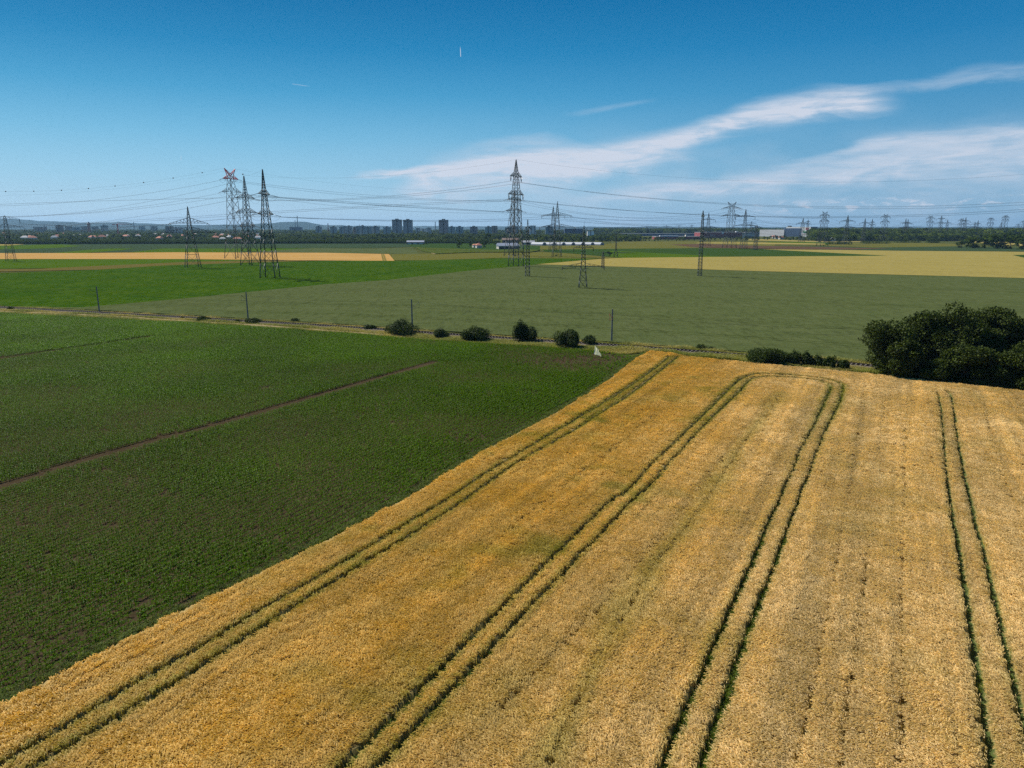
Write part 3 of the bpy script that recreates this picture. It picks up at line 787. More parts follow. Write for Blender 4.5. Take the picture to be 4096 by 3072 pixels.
left = np.clip(1 - (P[:, 0] - (-10 + (P[:, 1] - 40) * .45)) / 26, 0, 1)       # left part greener; its warmer tint is partly sun angle put into colour
green = np.maximum(green * .8, np.exp(-(dgl / (.5 + 1.6 * vnoise(P[:, 0], P[:, 1], 8, 35))) ** 2) * (.5 + .5 * vnoise(P[:, 0], P[:, 1], 3, 36)))
loopz = np.clip((P[:, 1] - 85) / 30, 0, 1) * (dl < 9)
sz = sz * np.where((dl < .62) & (loopz > 0), 1 - .40 * loopz, 1)
green = np.clip(green * (0.25 + .75 * left) + np.clip(1 - (d - .3) / .35, 0, 1) * (.25 + .45 * left) + np.clip(1 - (dl - .3) / .7, 0, 1) * loopz + .16 * left * (dist_poly(P, tracks['p1a']) + dist_poly(P, tracks['p1b']) < 2.5) + .08 * left * (dl < 1.0), 0, 1) * .85
warm = np.array([.90, .78, .36]); pale = np.array([1.0, .985, .93]); gr = np.array([.36, .47, .09])
tint = warm * left[:, None] + pale * (1 - left[:, None]); tint = tint * (1 - green[:, None]) + gr * green[:, None]
tint *= (0.92 + .09 * vnoise(P[:, 0], P[:, 1], 2.7, 41) + .07 * vnoise(P[:, 0] + P[:, 1], P[:, 1] - P[:, 0], 1.1, 43))[:, None] * frange(N, .88, 1.1)[:, None] * (1 + .26 * drill + .22 * drill2)[:, None]
pts = np.concatenate([P, np.full((N, 1), .22)], 1)
wc = [wheat_clump(i, mat=M['wheat']) for i in range(5)]
print('wheat', N)
tag(gn_instancer('wheat', pts, rots, np.stack([s, s, sz], 1), tint, wc), 'ripe golden wheat with nodding ears filling the near right of the picture', kind='stuff')

# green growth inside the wheel tracks
P = []
for k, l in tracks.items():
    l = np.array(l)
    for i in range(len(l) - 1):
        L_ = np.hypot(*(l[i + 1] - l[i])); m_ = int(L_ * (22 if k in ('p1a', 'p1b', 'p2a', 'p2b') else 1.5))
        t = rr.random((m_, 1)); P.append(l[i] + (l[i + 1] - l[i]) * t + rr.normal(0, .12, (m_, 2)))
P = np.concatenate(P)
# weeds at the field edge towards the maize
l = np.array(wbG)
for i in range(len(l) - 1):
    L_ = np.hypot(*(l[i + 1] - l[i])); m_ = int(L_ * 18)
    t = rr.random((m_, 1)); nn = (l[i + 1] - l[i]) / L_; nn = np.array([-nn[1], nn[0]]); P = np.concatenate([P, l[i] + (l[i + 1] - l[i]) * t + nn * .95 + rr.normal(0, .38, (m_, 2))])
P = P[visible(P)]; N = len(P)
P = P[(P[:, 0] < 16 + P[:, 1] * .16) | (rr.random(N) < .3)]; N = len(P)
gc = [grass_clump(i, 16, .2, .42, .022, .6, M['greenblade']) for i in range(3)]
tn = np.array([1.35, 1.1, .6]) * frange(N, .6, 1.2)[:, None]
tag(gn_instancer('grass', np.concatenate([P, np.full((N, 1), .02)], 1), np.stack([np.zeros(N), np.zeros(N), frange(N, 0, 6.28)], 1), np.repeat(frange(N, .75, 1.35)[:, None], 3, 1), tn, gc),
    'green grass and weeds in the wheel tracks and along the wheat edge', kind='stuff')

# maize rows
gl0 = G(0, 1950); gl1 = G(1733, 1452); u = (gl1 - gl0) / np.hypot(*(gl1 - gl0)); v = np.array([-u[1], u[0]])
mp = np.array(maize_poly); A = mp @ u; B = mp @ v; off = float(gl0 @ v)
rowsB = np.arange(B.min(), B.max(), .75); PM = []
for rb in rowsB:
    aa = np.arange(A.min(), A.max(), .21)
    PM.append(np.outer(aa + rr.normal(0, .03, len(aa)), u) + np.outer(rb + rr.normal(0, .035, len(aa)), v))
P = np.concatenate(PM); P = P[inpoly(P, mp)]; P = P[visible(P, .2, 300)]
lanes = [[(-200, 2010), (0, 1950), (500, 1800), (1000, 1665), (1400, 1550), (1733, 1452)], [(-200, 1452), (0, 1435), (320, 1392), (600, 1350)],
         ]
dw = dist_poly(P, wbG)
keep = (dw > 1.35)
for i, ln in enumerate(lanes):
    dd = dist_poly(P, [G(x, y) for x, y in ln]); keep &= dd > (1.1 if i == 0 else 1.2)
bare = vnoise(P[:, 0], P[:, 1], 4.0, 77) * .6 + vnoise(P[:, 0], P[:, 1], 1.3, 78) * .4
cx, cy_ = G(2330, 1440); nearc = np.exp(-(((P[:, 0] - cx) / 16) ** 2 + ((P[:, 1] - cy_) / 12) ** 2))
keep &= rr.random(len(P)) < (.96 - .8 * np.clip((bare - .68) * 3, 0, 1) - .75 * nearc)
P = P[keep]; N = len(P); print('maize', N)
vig = .75 + .5 * vnoise(P[:, 0], P[:, 1], 11, 55); far_ = P[:, 1] > 150
s = frange(N, .75, 1.15) * vig * (1 + .12 * np.clip((P[:, 1] - 60) / 100, 0, 1)) * np.where(far_, 1.1, 1)
tn = np.array([1, 1, 1.]) * (.75 + .35 * vnoise(P[:, 0], P[:, 1], 14, 57) + .25 * np.clip((P[:, 1] - 120) / 100, 0, 1))[:, None] * frange(N, .8, 1.15)[:, None]
tag(gn_instancer('maize', np.concatenate([P, np.full((N, 1), .04)], 1), np.stack([frange(N, -.12, .12), frange(N, -.12, .12), math.atan2(u[1], u[0]) + rr.normal(0, .45, N) + (rr.random(N) < .5) * math.pi], 1), np.stack([s, s, s], 1), tn, [maize_plant(i, M['maize']) for i in range(6)]),
    'young maize plants in rows with arching glossy leaves', kind='stuff')

# verge grass
vp = np.array(offset(rc, -4.6) + vn[::-1]); P = scatter(vp, 7, 91); P = P[visible(P)]
dr = dist_poly(P, rcf)
dp = dist_poly(P, catmull([G(x, y) for x, y in [(a[0], (a[1] + b_[1]) / 2) for a, b_ in zip(path_px_far, path_px_near)]], 4))
P = P[(dr > 1.75) & (dp > 1.25)]; N = len(P)
# tall grass also along the far edge of the verge
hN = vnoise(P[:, 0], P[:, 1], 5, 61); dry = vnoise(P[:, 0], P[:, 1], 8, 62)
s = (.6 + .9 * hN) * frange(N, .8, 1.2) * np.where(P[:, 0] > 25, 1.35, 1.0)
tn = np.outer(1 - np.clip((dry - .35) * 2, 0, 1), [.7, .85, .42]) + np.outer(np.clip((dry - .35) * 2, 0, 1), [1.25, 1.2, 1.05])
dg = [grass_clump(i, 18, .32, .55, .028, .75, M['drygrass'], 'verge_clump') for i in range(3)]
print('verge', N)
tag(gn_instancer('verge_grass', np.concatenate([P, np.full((N, 1), .08)], 1), np.stack([frange(N, -.25, .25), frange(N, -.1, .3), frange(N, 0, 6.28)], 1), np.stack([s, s, s], 1), tn, dg),
    'tall green and straw coloured grass along the railway', kind='stuff')


# ------------------------------------------------------------------ bars and lattice towers
class Bars:
    def __init__(s): s.a = []; s.b = []; s.w = []
    def add(s, p, q, w): s.a.append(p); s.b.append(q); s.w.append(w)
    def mesh(s, name, mat):
        A = np.array(s.a, float); B = np.array(s.b, float); w = np.array(s.w, float)[:, None] / 2
        t = B - A; t /= np.maximum(np.linalg.norm(t, axis=1), 1e-6)[:, None]
        ref = np.where(np.abs(t[:, 2:3]) > .9, np.array([[1., 0, 0]]), np.array([[0, 0, 1.]]))
        u_ = np.cross(t, ref); u_ /= np.linalg.norm(u_, axis=1)[:, None]; v_ = np.cross(t, u_)
        c = [(-1, -1), (1, -1), (1, 1), (-1, 1)]
        V = np.stack([X_ + w * (i * u_ + j * v_) for X_ in (A, B) for i, j in c], 1)
        base = np.arange(len(A))[:, None] * 8
        F = np.concatenate([base + np.array([[0, 1, 5, 4]]), base + np.array([[1, 2, 6, 5]]), base + np.array([[2, 3, 7, 6]]), base + np.array([[3, 0, 4, 7]]), base + np.array([[3, 2, 1, 0]]), base + np.array([[4, 5, 6, 7]])])
        return mesh_np(name, V.reshape(-1, 3), F, mat)


def tower_mesh(prof, leg, brace, step=1.0, cap=False):
    """four leg lattice body; prof = [(z, width)...]"""
    B = Bars()

    def wat(z):
        for (z0, w0), (z1, w1) in zip(prof, prof[1:]):
            if z0 <= z <= z1: return w0 + (w1 - w0) * (z - z0) / (z1 - z0)
        return prof[-1][1]
    z = 0.0; lv = [0.0]; top = prof[-1][0]
    while z < top - .3:
        z += max(wat(z) * step, .9)
        lv.append(min(z, top))
    if top - lv[-2] < .5: lv.pop(-2)
    co = [(-1, -1), (1, -1), (1, 1), (-1, 1)]
    for z0, z1 in zip(lv, lv[1:]):
        h0, h1 = wat(z0) / 2, wat(z1) / 2
        lg = leg * (.55 + .45 * (1 - z0 / top))
        for k in range(4):
            a, b_ = co[k], co[(k + 1) % 4]
            B.add((a[0] * h0, a[1] * h0, z0), (a[0] * h1, a[1] * h1, z1), lg)
            B.add((a[0] * h0, a[1] * h0, z0), (b_[0] * h1, b_[1] * h1, z1), brace)
            B.add((b_[0] * h0, b_[1] * h0, z0), (a[0] * h1, a[1] * h1, z1), brace)
            if z0 == 0 or random.random() < .18: B.add((a[0] * h1, a[1] * h1, z1), (b_[0] * h1, b_[1] * h1, z1), brace)
    return B


def arm_mesh(z, half, w, depth, brace, chord, side):
    """one side of a cross-arm: triangular truss tapering to its tip"""
    B = Bars(); tip = (side * half, 0, z); n = max(3, int(half / 2.2))
    r0 = [(side * w / 2, -w / 2, z), (side * w / 2, w / 2, z)]; up = [(side * w / 2, -w / 2, z + depth), (side * w / 2, w / 2, z + depth)]
    lerp = lambda a, b_, t: tuple(a[i] + (b_[i] - a[i]) * t for i in range(3))
    for k in range(2):
        B.add(r0[k], tip, chord); B.add(up[k], tip, chord * .8)
        for i in range(n):
            t0, t1 = i / n, (i + 1) / n
            B.add(lerp(r0[k], tip, t0), lerp(up[k], tip, t1), brace); B.add(lerp(r0[k], tip, t0), lerp(up[k], tip, t0), brace)
    for i in range(n):
        B.add(lerp(r0[0], tip, i / n), lerp(r0[1], tip, (i + .5) / n), brace); B.add(lerp(r0[1], tip, i / n), lerp(r0[0], tip, (i + .5) / n), brace)
    return B


def insul(p, kind, L=3.2):
    """insulator string: V = pair hanging in a V, I = single hanging, D = two strings with a jumper loop, dead end"""
    B = Bars()
    if kind == 'V':
        for s_ in (-1, 1): B.add((p[0] + s_ * L * .32, p[1], p[2]), (p[0], p[1], p[2] - L), .28)
    elif kind == 'I':
        for s_ in (-.25, .25): B.add((p[0], p[1] + s_, p[2]), (p[0], p[1] + s_, p[2] - L), .22)
        B.add((p[0], p[1] - .4, p[2] - L), (p[0], p[1] + .4, p[2] - L), .2)
    else:
        for s_ in (-1, 1):
            B.add(p, (p[0], p[1] + s_ * L * 1.2, p[2] - L * .28), .24)
        pr = None
        for i in range(11):
            t = -1 + 2 * i / 10; q_ = (p[0], p[1] + t * L * 1.2, p[2] - L * .28 - (1 - t * t) * L * .75)
            if pr: B.add(pr, q_, .07)
            pr = q_
    return B


PYL = {}


def pylon(key, px, py, top, label, arms, bw, bodyw, rot=0.0, peak='spike', ins='I', leg=.34, brace=.15, mat='steel', waist=None, group=None, armdepth=2.4, depth_y=None, redtop=False, category='pylon', name='transmission_pylon'):
    """lattice pylon: base pixel, top row, arms [(row, half length)], base width, body width at the lowest arm"""
    g_ = G(px, py); Yd = g_[1]; H = hgt(top, Yd)
    root = empty(name, (g_[0], g_[1], 0), rot); tag(root, label, category, group)
    az_ = [(hgt(r, Yd), hl) for r, hl in arms]; az_.sort()
    z1 = az_[0][0] if az_ else H * .8; zt = az_[-1][0] if az_ else H * .85
    tw = bodyw * .62
    prof = [(0, bw)]
    if waist: prof += [(H * waist[0], waist[1])]
    prof += [(z1, bodyw)]
    if zt > z1 + .5: prof += [(zt, tw)]
    if peak == 'spike': prof += [(zt + armdepth, tw * .82), (H, .25)]
    elif peak == 'mast': prof += [(H, .3)]
    else: prof += [(zt + armdepth, tw)]
    m_ = M[mat]
    lb = tower_mesh(prof, leg, brace); link('lattice_body', lb.mesh('lattice_body', m_), root)
    att = []

    def wa(z):
        for (z0, w0), (z2, w2) in zip(prof, prof[1:]):
            if z0 <= z <= z2: return w0 + (w2 - w0) * (z - z0) / max(z2 - z0, .01)
        return prof[-1][1]
    for i, (za, hl) in enumerate(az_):
        red = redtop and i == len(az_) - 1
        for s_ in (-1, 1):
            link('cross_arm', arm_mesh(za, hl, wa(za), armdepth, brace * (1.7 if red else .85), brace * (2.6 if red else 1.5), s_).mesh('cross_arm', M['redsteel'] if red else m_), root)
            tip = (s_ * hl, 0, za)
            if ins:
                Li = 3.6 if H > 35 else 1.6
                off_ = (s_ * (hl - (Li * .32 if ins == 'V' else 0)), 0, za)
                link('insulator', insul(off_, ins, Li).mesh('insulator', M['glassins']), root)
                dz = -Li if ins in 'VI' else -Li * .28
            else: dz = 0
            wp = Matrix.Rotation(rot, 3, 'Z') @ Vector((s_ * hl, 0, za + dz)); att.append((i, s_, np.array([wp.x + g_[0], wp.y + g_[1], wp.z])))
    if peak == 'horns':
        zb = zt + armdepth; hb = tw / 2
        for s_ in (-1, 1):
            B = Bars(); tip = (s_ * (hb + (H - zb) * .7), 0, H)
            for yy in (-hb, hb):
                k_ = 1.7 if redtop else 1.0
                B.add((s_ * hb, yy, zb), tip, brace * 1.7 * k_); B.add((s_ * hb * -.2, yy, zb), tip, brace * 1.4 * k_)
                for t in (.2, .4, .6, .8):
                    a_1 = tuple((s_ * hb, yy, zb)[k] * (1 - t) + tip[k] * t for k in range(3)); a_2 = tuple((-s_ * hb * .2, yy, zb)[k] * (1 - t) + tip[k] * t for k in range(3))
                    B.add(a_1, a_2, brace)
            link('earth_wire_horn', B.mesh('earth_wire_horn', M['redsteel'] if redtop else m_), root)
            wp = Matrix.Rotation(rot, 3, 'Z') @ Vector(tip); att.append((9, s_, np.array([wp.x + g_[0], wp.y + g_[1], wp.z])))
    else: att.append((9, 0, np.array([g_[0], g_[1], H])))
    PYL[key] = {'root': root, 'att': att, 'H': H, 'g': g_}
    return root


r90 = math.pi / 2
GP_near = 'lattice pylons standing in the near and middle fields'
pylon('A', 45, 1045, 862, 'grey pylon with two crossarms at the left edge over the meadow', [(876, 10.5), (909, 13)], 6.5, 2.6, 0.35, ins='I', leg=.26, brace=.11)
pylon('B', 773, 1072, 826, 'low grey pylon with two very wide crossarms left of the three tall towers', [(893, 12.6), (930, 17.5)], 9.5, 3.6, 0.62, ins='D', armdepth=3.6)
pylon('C', 948, 1035, 674, 'tallest pylon with red V shaped top and red upper crossarm', [(716, 8.5), (768, 10.5)], 15.5, 6.2, 1.05, 'horns', ins='D', redtop=True, leg=.42, brace=.16, armdepth=3.4, waist=(.4, 8.5))
pylon('D', 1003, 1062, 702, 'dark pylon with three short looking crossarms between the red topped and the slender tower', [(793, 11), (850, 12), (905, 9)], 10.5, 4.6, 1.25, ins='D', leg=.38, brace=.16, armdepth=3.2)
pylon('E', 1081, 1113, 677, 'slender dark green pylon seen end on in the bare patch of the beet field', [(777, 9), (857, 12)], 8.6, 3.4, r90 - .03, ins='D', leg=.42, brace=.14, mat='greensteel', armdepth=2.2)
pylon('F', 2064, 1067, 638, 'very tall pylon with V shaped insulators at the edge of the beet field', [(706, 9.5), (778, 12.5)], 8.6, 4.6, 1.1, ins='V', leg=.4, brace=.17, armdepth=2.9)
pylon('G', 2057, 1025, 763, 'wide footed pylon standing directly behind the very tall one', [(799, 12), (844, 14)], 15, 6.0, .9, 'spike', ins='D', leg=.4, brace=.18)
pylon('H', 2110, 1109, 876, 'narrow lattice mast with short arms right of the tall pylon', [(913, 1.7)], 2.5, 1.3, .1, ins='D', leg=.24, brace=.12, mat='greensteel', armdepth=1)
pylon('I', 2211, 1004, 824, 'paler pylon with two wide crossarms behind the twin one', [(862, 15), (908, 17)], 8.5, 4.2, .25, ins='I', mat='steel_far')
pylon('J', 2227, 1028, 805, 'grey pylon with drooping insulators on two wide crossarms near the plastic tunnels', [(862, 14), (908, 17.5)], 8.5, 4.4, .12, ins='D', armdepth=3)
pylon('K', 2331, 1156, 904, 'nearest squat pylon with a wide low crossarm in the grey green wheat', [(991, 4.6), (1066, 9.8)], 3.9, 2.0, .02, ins='I', leg=.22, brace=.10, mat='greensteel', armdepth=1.6)
pylon('L', 2411, 1076, 1004, 'short lattice mast right of the squat pylon', [], 1.7, 1.3, .3, 'mast', ins=None, leg=.18, brace=.1, mat='greensteel')
pylon('M', 2463, 1029, 925, 'faint lattice mast between green field and pale grain', [(1012, 22)], 4.2, 3.0, .0, ins=None, leg=.26, brace=.12, mat='steel_far', armdepth=.8)
pylon('N', 2798, 1108, 842, 'slim dark lattice mast alone in the grey green wheat', [(866, 3.2), (925, 4.5), (945, 3.5)], 2.0, 1.5, r90 + .05, ins=None, leg=.2, brace=.1, mat='greensteel', armdepth=1)
pylon('O', 2917, 992, 807, 'large pylon with V shaped top on the ploughed strip', [(833, 14), (863, 14)], 15, 8.0, .18, 'horns', ins='D', leg=.42, brace=.2, armdepth=3, waist=(.35, 9))
pylon('P', 2973, 998, 836, 'pointed pylon with two crossarms right of the large V topped one', [(867, 13.5), (903, 15.5)], 7.5, 3.8, .15, ins='I', mat='steel_far')
pylon('Q', 2828, 985, 850, 'pale pointed pylon behind the slim dark mast', [(880, 11.5), (910, 14.5)], 8.5, 4.4, .1, ins='I', mat='steel_far')
pylon('R', 3021, 1001, 900, 'small pylon in front of the grey warehouse', [(912, 7.5)], 4.2, 2.6, .15, ins='I', mat='steel_far')
far_list = [  # key, base x, base row, top, arms, base w, body w, peak, label
 ('S', 3288, 985, 846, [(862, 8.5), (885, 8.3)], 13, 6, 'horns', 'V topped pylon right of the grey warehouse'),
 ('T', 3381, 979, 860, [(885, 14), (911, 17)], 9, 4.2, 'spike', 'pointed pylon with wide lower crossarm above the bush row'),
 ('U', 3452, 966, 873, [(893, 12), (913, 14)], 8, 4, 'spike', 'pointed pylon beside a smaller one over the wood'),
 ('V', 3482, 955, 875, [(890, 8), (900, 10)], 8, 4, 'spike', 'narrow pointed pylon left of a V topped one'),
 ('W', 3532, 965, 856, [(868, 11.5), (888, 11)], 13, 7, 'horns', 'second V topped pylon counted from the warehouse'),
 ('X', 3615, 957, 873, [(893, 15), (911, 17)], 8, 4.5, 'spike', 'left pointed pylon of a close pair over the wood'),
 ('X2', 3624, 955, 876, [(894, 15), (911, 16)], 8, 4.5, 'spike', 'right pointed pylon of a close pair over the wood'),
 ('Y', 3712, 960, 862, [(873, 12), (889, 11)], 14, 7, 'horns', 'third V topped pylon counted from the warehouse'),
 ('Z', 3755, 958, 862, [(876, 13), (893, 16)], 9, 5, 'spike', 'tall pointed pylon right of the third V topped one'),
 ('Z2', 3782, 952, 877, [(893, 15)], 9, 4.5, 'spike', 'pointed pylon with one visible crossarm'),
 ('AA', 3838, 955, 873, [(882, 11), (897, 12)], 13, 7, 'horns', 'fourth V topped pylon counted from the warehouse'),
 ('AB', 3853, 955, 869, [(885, 14), (897, 15)], 9, 5, 'spike', 'pointed pylon touching the fourth V topped one'),
 ('AC', 3893, 948, 887, [(897, 13), (910, 18)], 8, 5, 'spike', 'small pointed pylon, left of a pair above the big bushes'),
 ('AC2', 3904, 950, 881, [(896, 12), (910, 15)], 8, 5, 'spike', 'small pointed pylon, right of a pair above the big bushes'),
 ('AD', 3953, 955, 871, [(877, 10), (893, 11)], 14, 8, 'horns', 'fifth V topped pylon with crowded crossarms'),
 ('AE', 4010, 958, 861, [(869, 10.5), (880, 10)], 12, 7, 'horns', 'last V topped pylon near the right edge'),
 ('AF', 3997, 950, 888, [], 8, 4, 'mast', 'thin lattice mast left of the last V topped pylon'),
 ('AG', 4087, 955, 874, [(888, 11)], 9, 5, 'spike', 'pointed pylon at the right edge'),
 ('AH', 4068, 942, 893, [(898, 12), (906, 16)], 9, 6, 'spike', 'faint small pylon by the right edge'),
 ('BA', 2586, 935, 902, [(908, 26)], 8, 5, 'mast', 'very far wide pylon over the wood behind the red halls'),
 ('BB', 2665, 935, 900, [(906, 24)], 8, 5, 'mast', 'very far pylon left of the slim dark mast'),
 ('BC', 2715, 935, 900, [(904, 18)], 8, 5, 'mast', 'very far pylon close left of the slim dark mast'),
 ('BD', 2765, 935, 898, [(903, 8)], 8, 5, 'mast', 'very far narrow pylon beside the slim dark mast'),
 ('BE', 3002, 945, 884, [(893, 20), (902, 22)], 9, 5, 'spike', 'far pylon right of the ploughed strip, over the halls'),
 ('BF', 3205, 968, 871, [(894, 13.5)], 9, 4.5, 'spike', 'pylon rising behind the grey warehouse roof'),
 ('BG', 3227, 950, 878, [(888, 9), (897, 11)], 7, 4, 'spike', 'smaller pylon behind the white end of the warehouse'),
]
for key, px, py, top, arms, bw, bo, pk, lab in far_list:
    pylon(key, px, py, top, lab, arms, bw, bo, .12, pk, ins='V' if pk == 'horns' else 'I', leg=.44, brace=.19, mat='steel_far', armdepth=2.6)
# antenna rod on the squat pylon
B = Bars(); B.add((0, 0, PYL['K']['H']), (0, 0, PYL['K']['H'] + 2.2), .09); link('rod', B.mesh('rod', M['greensteel']), PYL['K']['root'])


def att(key, arm, side):
    for a, s_, p in PYL[key]['att']:
        if a == arm and (s_ == side or s_ == 0): return p
    return PYL[key]['att'][-1][2]


def cable(p, q, sag, label, r=.045, n=2, gap=.4, group=None, name='power_cable', via=None, balls=None):
    """hanging conductor bundle from p to q; via = third point it passes instead of the sag"""
    p = np.array(p, float); q = np.array(q, float); V = []; F = []; segs = 28
    h = (q - p)[:2]; hl = np.hypot(*h); nr = np.array([-h[1], h[0], 0]) / max(hl, 1)
    offs = [0] if n == 1 else [-gap / 2, gap / 2]
    for oi, of in enumerate(offs):
        b0 = len(V)
        for i in range(segs + 1):
            t = i / segs; c = p + (q - p) * t + nr * of; c[2] -= 4 * sag * t * (1 - t) + (0 if oi == 0 else gap * .6)
            for k in range(3):
                a = k * 2.094; V.append((c[0] + nr[0] * r * math.cos(a), c[1] + nr[1] * r * math.cos(a), c[2] + r * math.sin(a)))
        for i in range(segs):
            for k in range(3):
                a = b0 + i * 3 + k; b1_ = b0 + i * 3 + (k + 1) % 3; F.append((a, b1_, b1_ + 3, a + 3))
    o = link(name, mesh_np(name, V, F, M['wire'])); tag(o, label, 'power cable', group or 'power cables strung between the pylons')
    return o


def sag_for(p, q, px, py):
    """sag so that the cable from p to q crosses the photo column px at row py"""
    p = np.array(p); q = np.array(q); best = None
    for i in range(1, 400):
        t = i / 400; c = p + (q - p) * t; zc = c[1] * cp + (CAMH - c[2]) * sp_
        if zc < 1: continue
        x = W0 / 2 + c[0] / zc * FPX; e = abs(x - px)
        if best is None or e < best[0]: best = (e, t, c)
    _, t, c = best; z = hgt(py, c[1]); return (c[2] - z) / (4 * t * (1 - t))


LBL = 'thin power cable strung between pylons'
SHORT = {'A': 'pylon at the left edge', 'B': 'wide armed pylon', 'C': 'red topped pylon', 'D': 'dark middle pylon', 'E': 'slender green pylon', 'F': 'very tall pylon', 'G': 'pylon behind the tallest', 'I': 'paler twin pylon', 'J': 'pylon near the tunnels', 'K': 'squat pylon',
         'O': 'large V topped pylon', 'P': 'pointed pylon beside it', 'Q': 'pale pylon behind the mast', 'S': 'V top by the warehouse', 'W': 'second V top', 'Y': 'third V top', 'AA': 'fourth V top', 'AD': 'fifth V top', 'AE': 'last V top', 'T': 'pointed pylon over the bushes', 'X': 'pointed close pair', 'Z': 'tall pointed pylon', 'AB': 'pointed pylon at the fourth V top', 'AC2': 'small pointed pair'}


def cable_label(k1, k2, a, s_):
    return '%s%s cable from %s to %s' % ({0: 'lower', 1: 'upper', 2: 'top', 9: 'thin earth'}[a], '' if a == 9 else {-1: ' left', 1: ' right', 0: ''}[s_], SHORT[k1], SHORT.get(k2, 'beyond the picture edge') if isinstance(k2, str) else 'beyond the picture edge')

def run(k1, a1, s1, k2, a2, s2, px, py, **kw):
    p = att(k1, a1, s1) if isinstance(k1, str) else k1; q = att(k2, a2, s2) if isinstance(k2, str) else k2
    cable(p, q, sag_for(p, q, px, py), kw.pop('label', cable_label(k1, k2, a1, s1)), **kw)


# spans from the very tall pylon F to the right, past the edge of the picture
R1 = PT(5350, 540, 420)
run('F', 9, 0, R1, 0, 0, 3300, 729, n=1, r=.035)
for s_, yy in ((-1, 826), (1, 832)):
    run('F', 1, s_, PT(5350, 690 + s_ * 8, 420 + s_ * 8), 0, 0, 3300, yy, r=.038)
for s_, yy in ((-1, 866), (1, 870)):
    run('F', 0, s_, PT(5350, 712 + s_ * 8, 420 + s_ * 10), 0, 0, 3300, yy, r=.042)
# F to D (left)
run('F', 9, 0, 'D', 9, 0, 1500, 706, n=1, r=.035)
for s_, yy in ((-1, 776), (1, 783)): run('F', 1, s_, 'D', 2, s_, 1640, yy, r=.045)
for s_, yy in ((-1, 815), (1, 821)): run('F', 0, s_, 'D', 1, s_, 1640, yy, r=.045)
# C and E to G, E to J
run('C', 9, 1, 'G', 9, 0, 1600, 756, n=1, r=.035); run('C', 1, 1, 'G', 1, 1, 1640, 791, r=.045); run('C', 1, -1, 'G', 1, -1, 1640, 797, r=.045)
run('C', 0, 1, 'G', 0, 1, 1640, 845, r=.045); run('C', 0, -1, 'G', 0, -1, 1640, 828, r=.045)
for s_, yy in ((-1, 883), (1, 887)): run('E', 0, s_, 'J', 1, s_, 1640, yy - 2, r=.05)
for s_, yy in ((-1, 823), (1, 829)): run('E', 1, s_, 'G', 0, s_, 1640, yy, r=.05)
run('E', 9, 0, 'C', 9, 1, 985, 700, n=1, r=.035)
# to the left edge
Lh = lambda x, y, d_: PT(x, y, d_)
ball_p, ball_q = att('C', 9, -1), Lh(-650, 700, 700)
ball_sag = sag_for(ball_p, ball_q, 235, 761); cable(ball_p, ball_q, ball_sag, 'earth wire carrying dark warning balls over the left meadow', n=1, r=.04)
run('C', 9, 1, Lh(-650, 735, 710), 0, 0, 240, 773, n=1, r=.035)
run('C', 1, -1, Lh(-650, 790, 700), 0, 0, 240, 811, r=.045); run('E', 1, 1, Lh(-650, 850, 640), 0, 0, 240, 808, r=.04)
run('C', 1, 1, Lh(-650, 838, 720), 0, 0, 240, 855, r=.045)
run('C', 0, -1, Lh(-650, 822, 700), 0, 0, 240, 857, r=.045); run('C', 0, 1, Lh(-650, 832, 720), 0, 0, 240, 859, r=.045)
run('D', 2, -1, Lh(-650, 905, 900), 0, 0, 450, 880, r=.045); run('D', 1, -1, Lh(-650, 905, 900), 0, 0, 450, 884, r=.045)
run('D', 1, 1, Lh(-650, 912, 1000), 0, 0, 500, 888, r=.045); run('E', 0, -1, Lh(-650, 930, 900), 0, 0, 560, 904, r=.05)
run('D', 0, 1, 'B', 1, 1, 880, 900, r=.04); run('A', 1, 1, 'B', 1, -1, 400, 905, r=.04); run('A', 0, 1, 'B', 0, -1, 400, 925, r=.04)
run('B', 1, 1, 'K', 1, -1, 1500, 985, n=1, r=.035)
# G, F to the V topped chain on the right
for a_1 in (0, 1):
    for s_ in (-1, 1):
        yy = {0: 882, 1: 872}[a_1] + s_
        run('G', a_1, s_, 'O', a_1, s_, 2560, yy, r=.05)
        run('J', a_1, s_, 'Q', a_1, s_, 2560, (902 if a_1 else 912), r=.045)
        run('I', a_1, s_, 'P', a_1, s_, 2640, (897 if a_1 else 908), r=.045)
run('J', 9, 0, 'P', 9, 0, 2600, 862, n=1, r=.035)
chain = ['O', 'S', 'W', 'Y', 'AA', 'AD', 'AE']
for k1, k2 in zip(chain, chain[1:]):
    p, q = PYL[k1]['g'], PYL[k2]['g']; L_ = np.hypot(*(q - p)); sg = max(3, min(13, L_ * L_ / 9000))
    for a_1 in (0, 1):
        for s_ in (-1, 1): cable(att(k1, a_1, s_), att(k2, a_1, s_), sg, cable_label(k1, k2, a_1, s_), r=.05)
chain = ['P', 'T', 'X', 'Z', 'AB', 'AC2']
for k1, k2 in zip(chain, chain[1:]):
    for a_1 in (0, 1):
        for s_ in (-1, 1): cable(att(k1, a_1, s_), att(k2, a_1, s_), 9, cable_label(k1, k2, a_1, s_), r=.045)
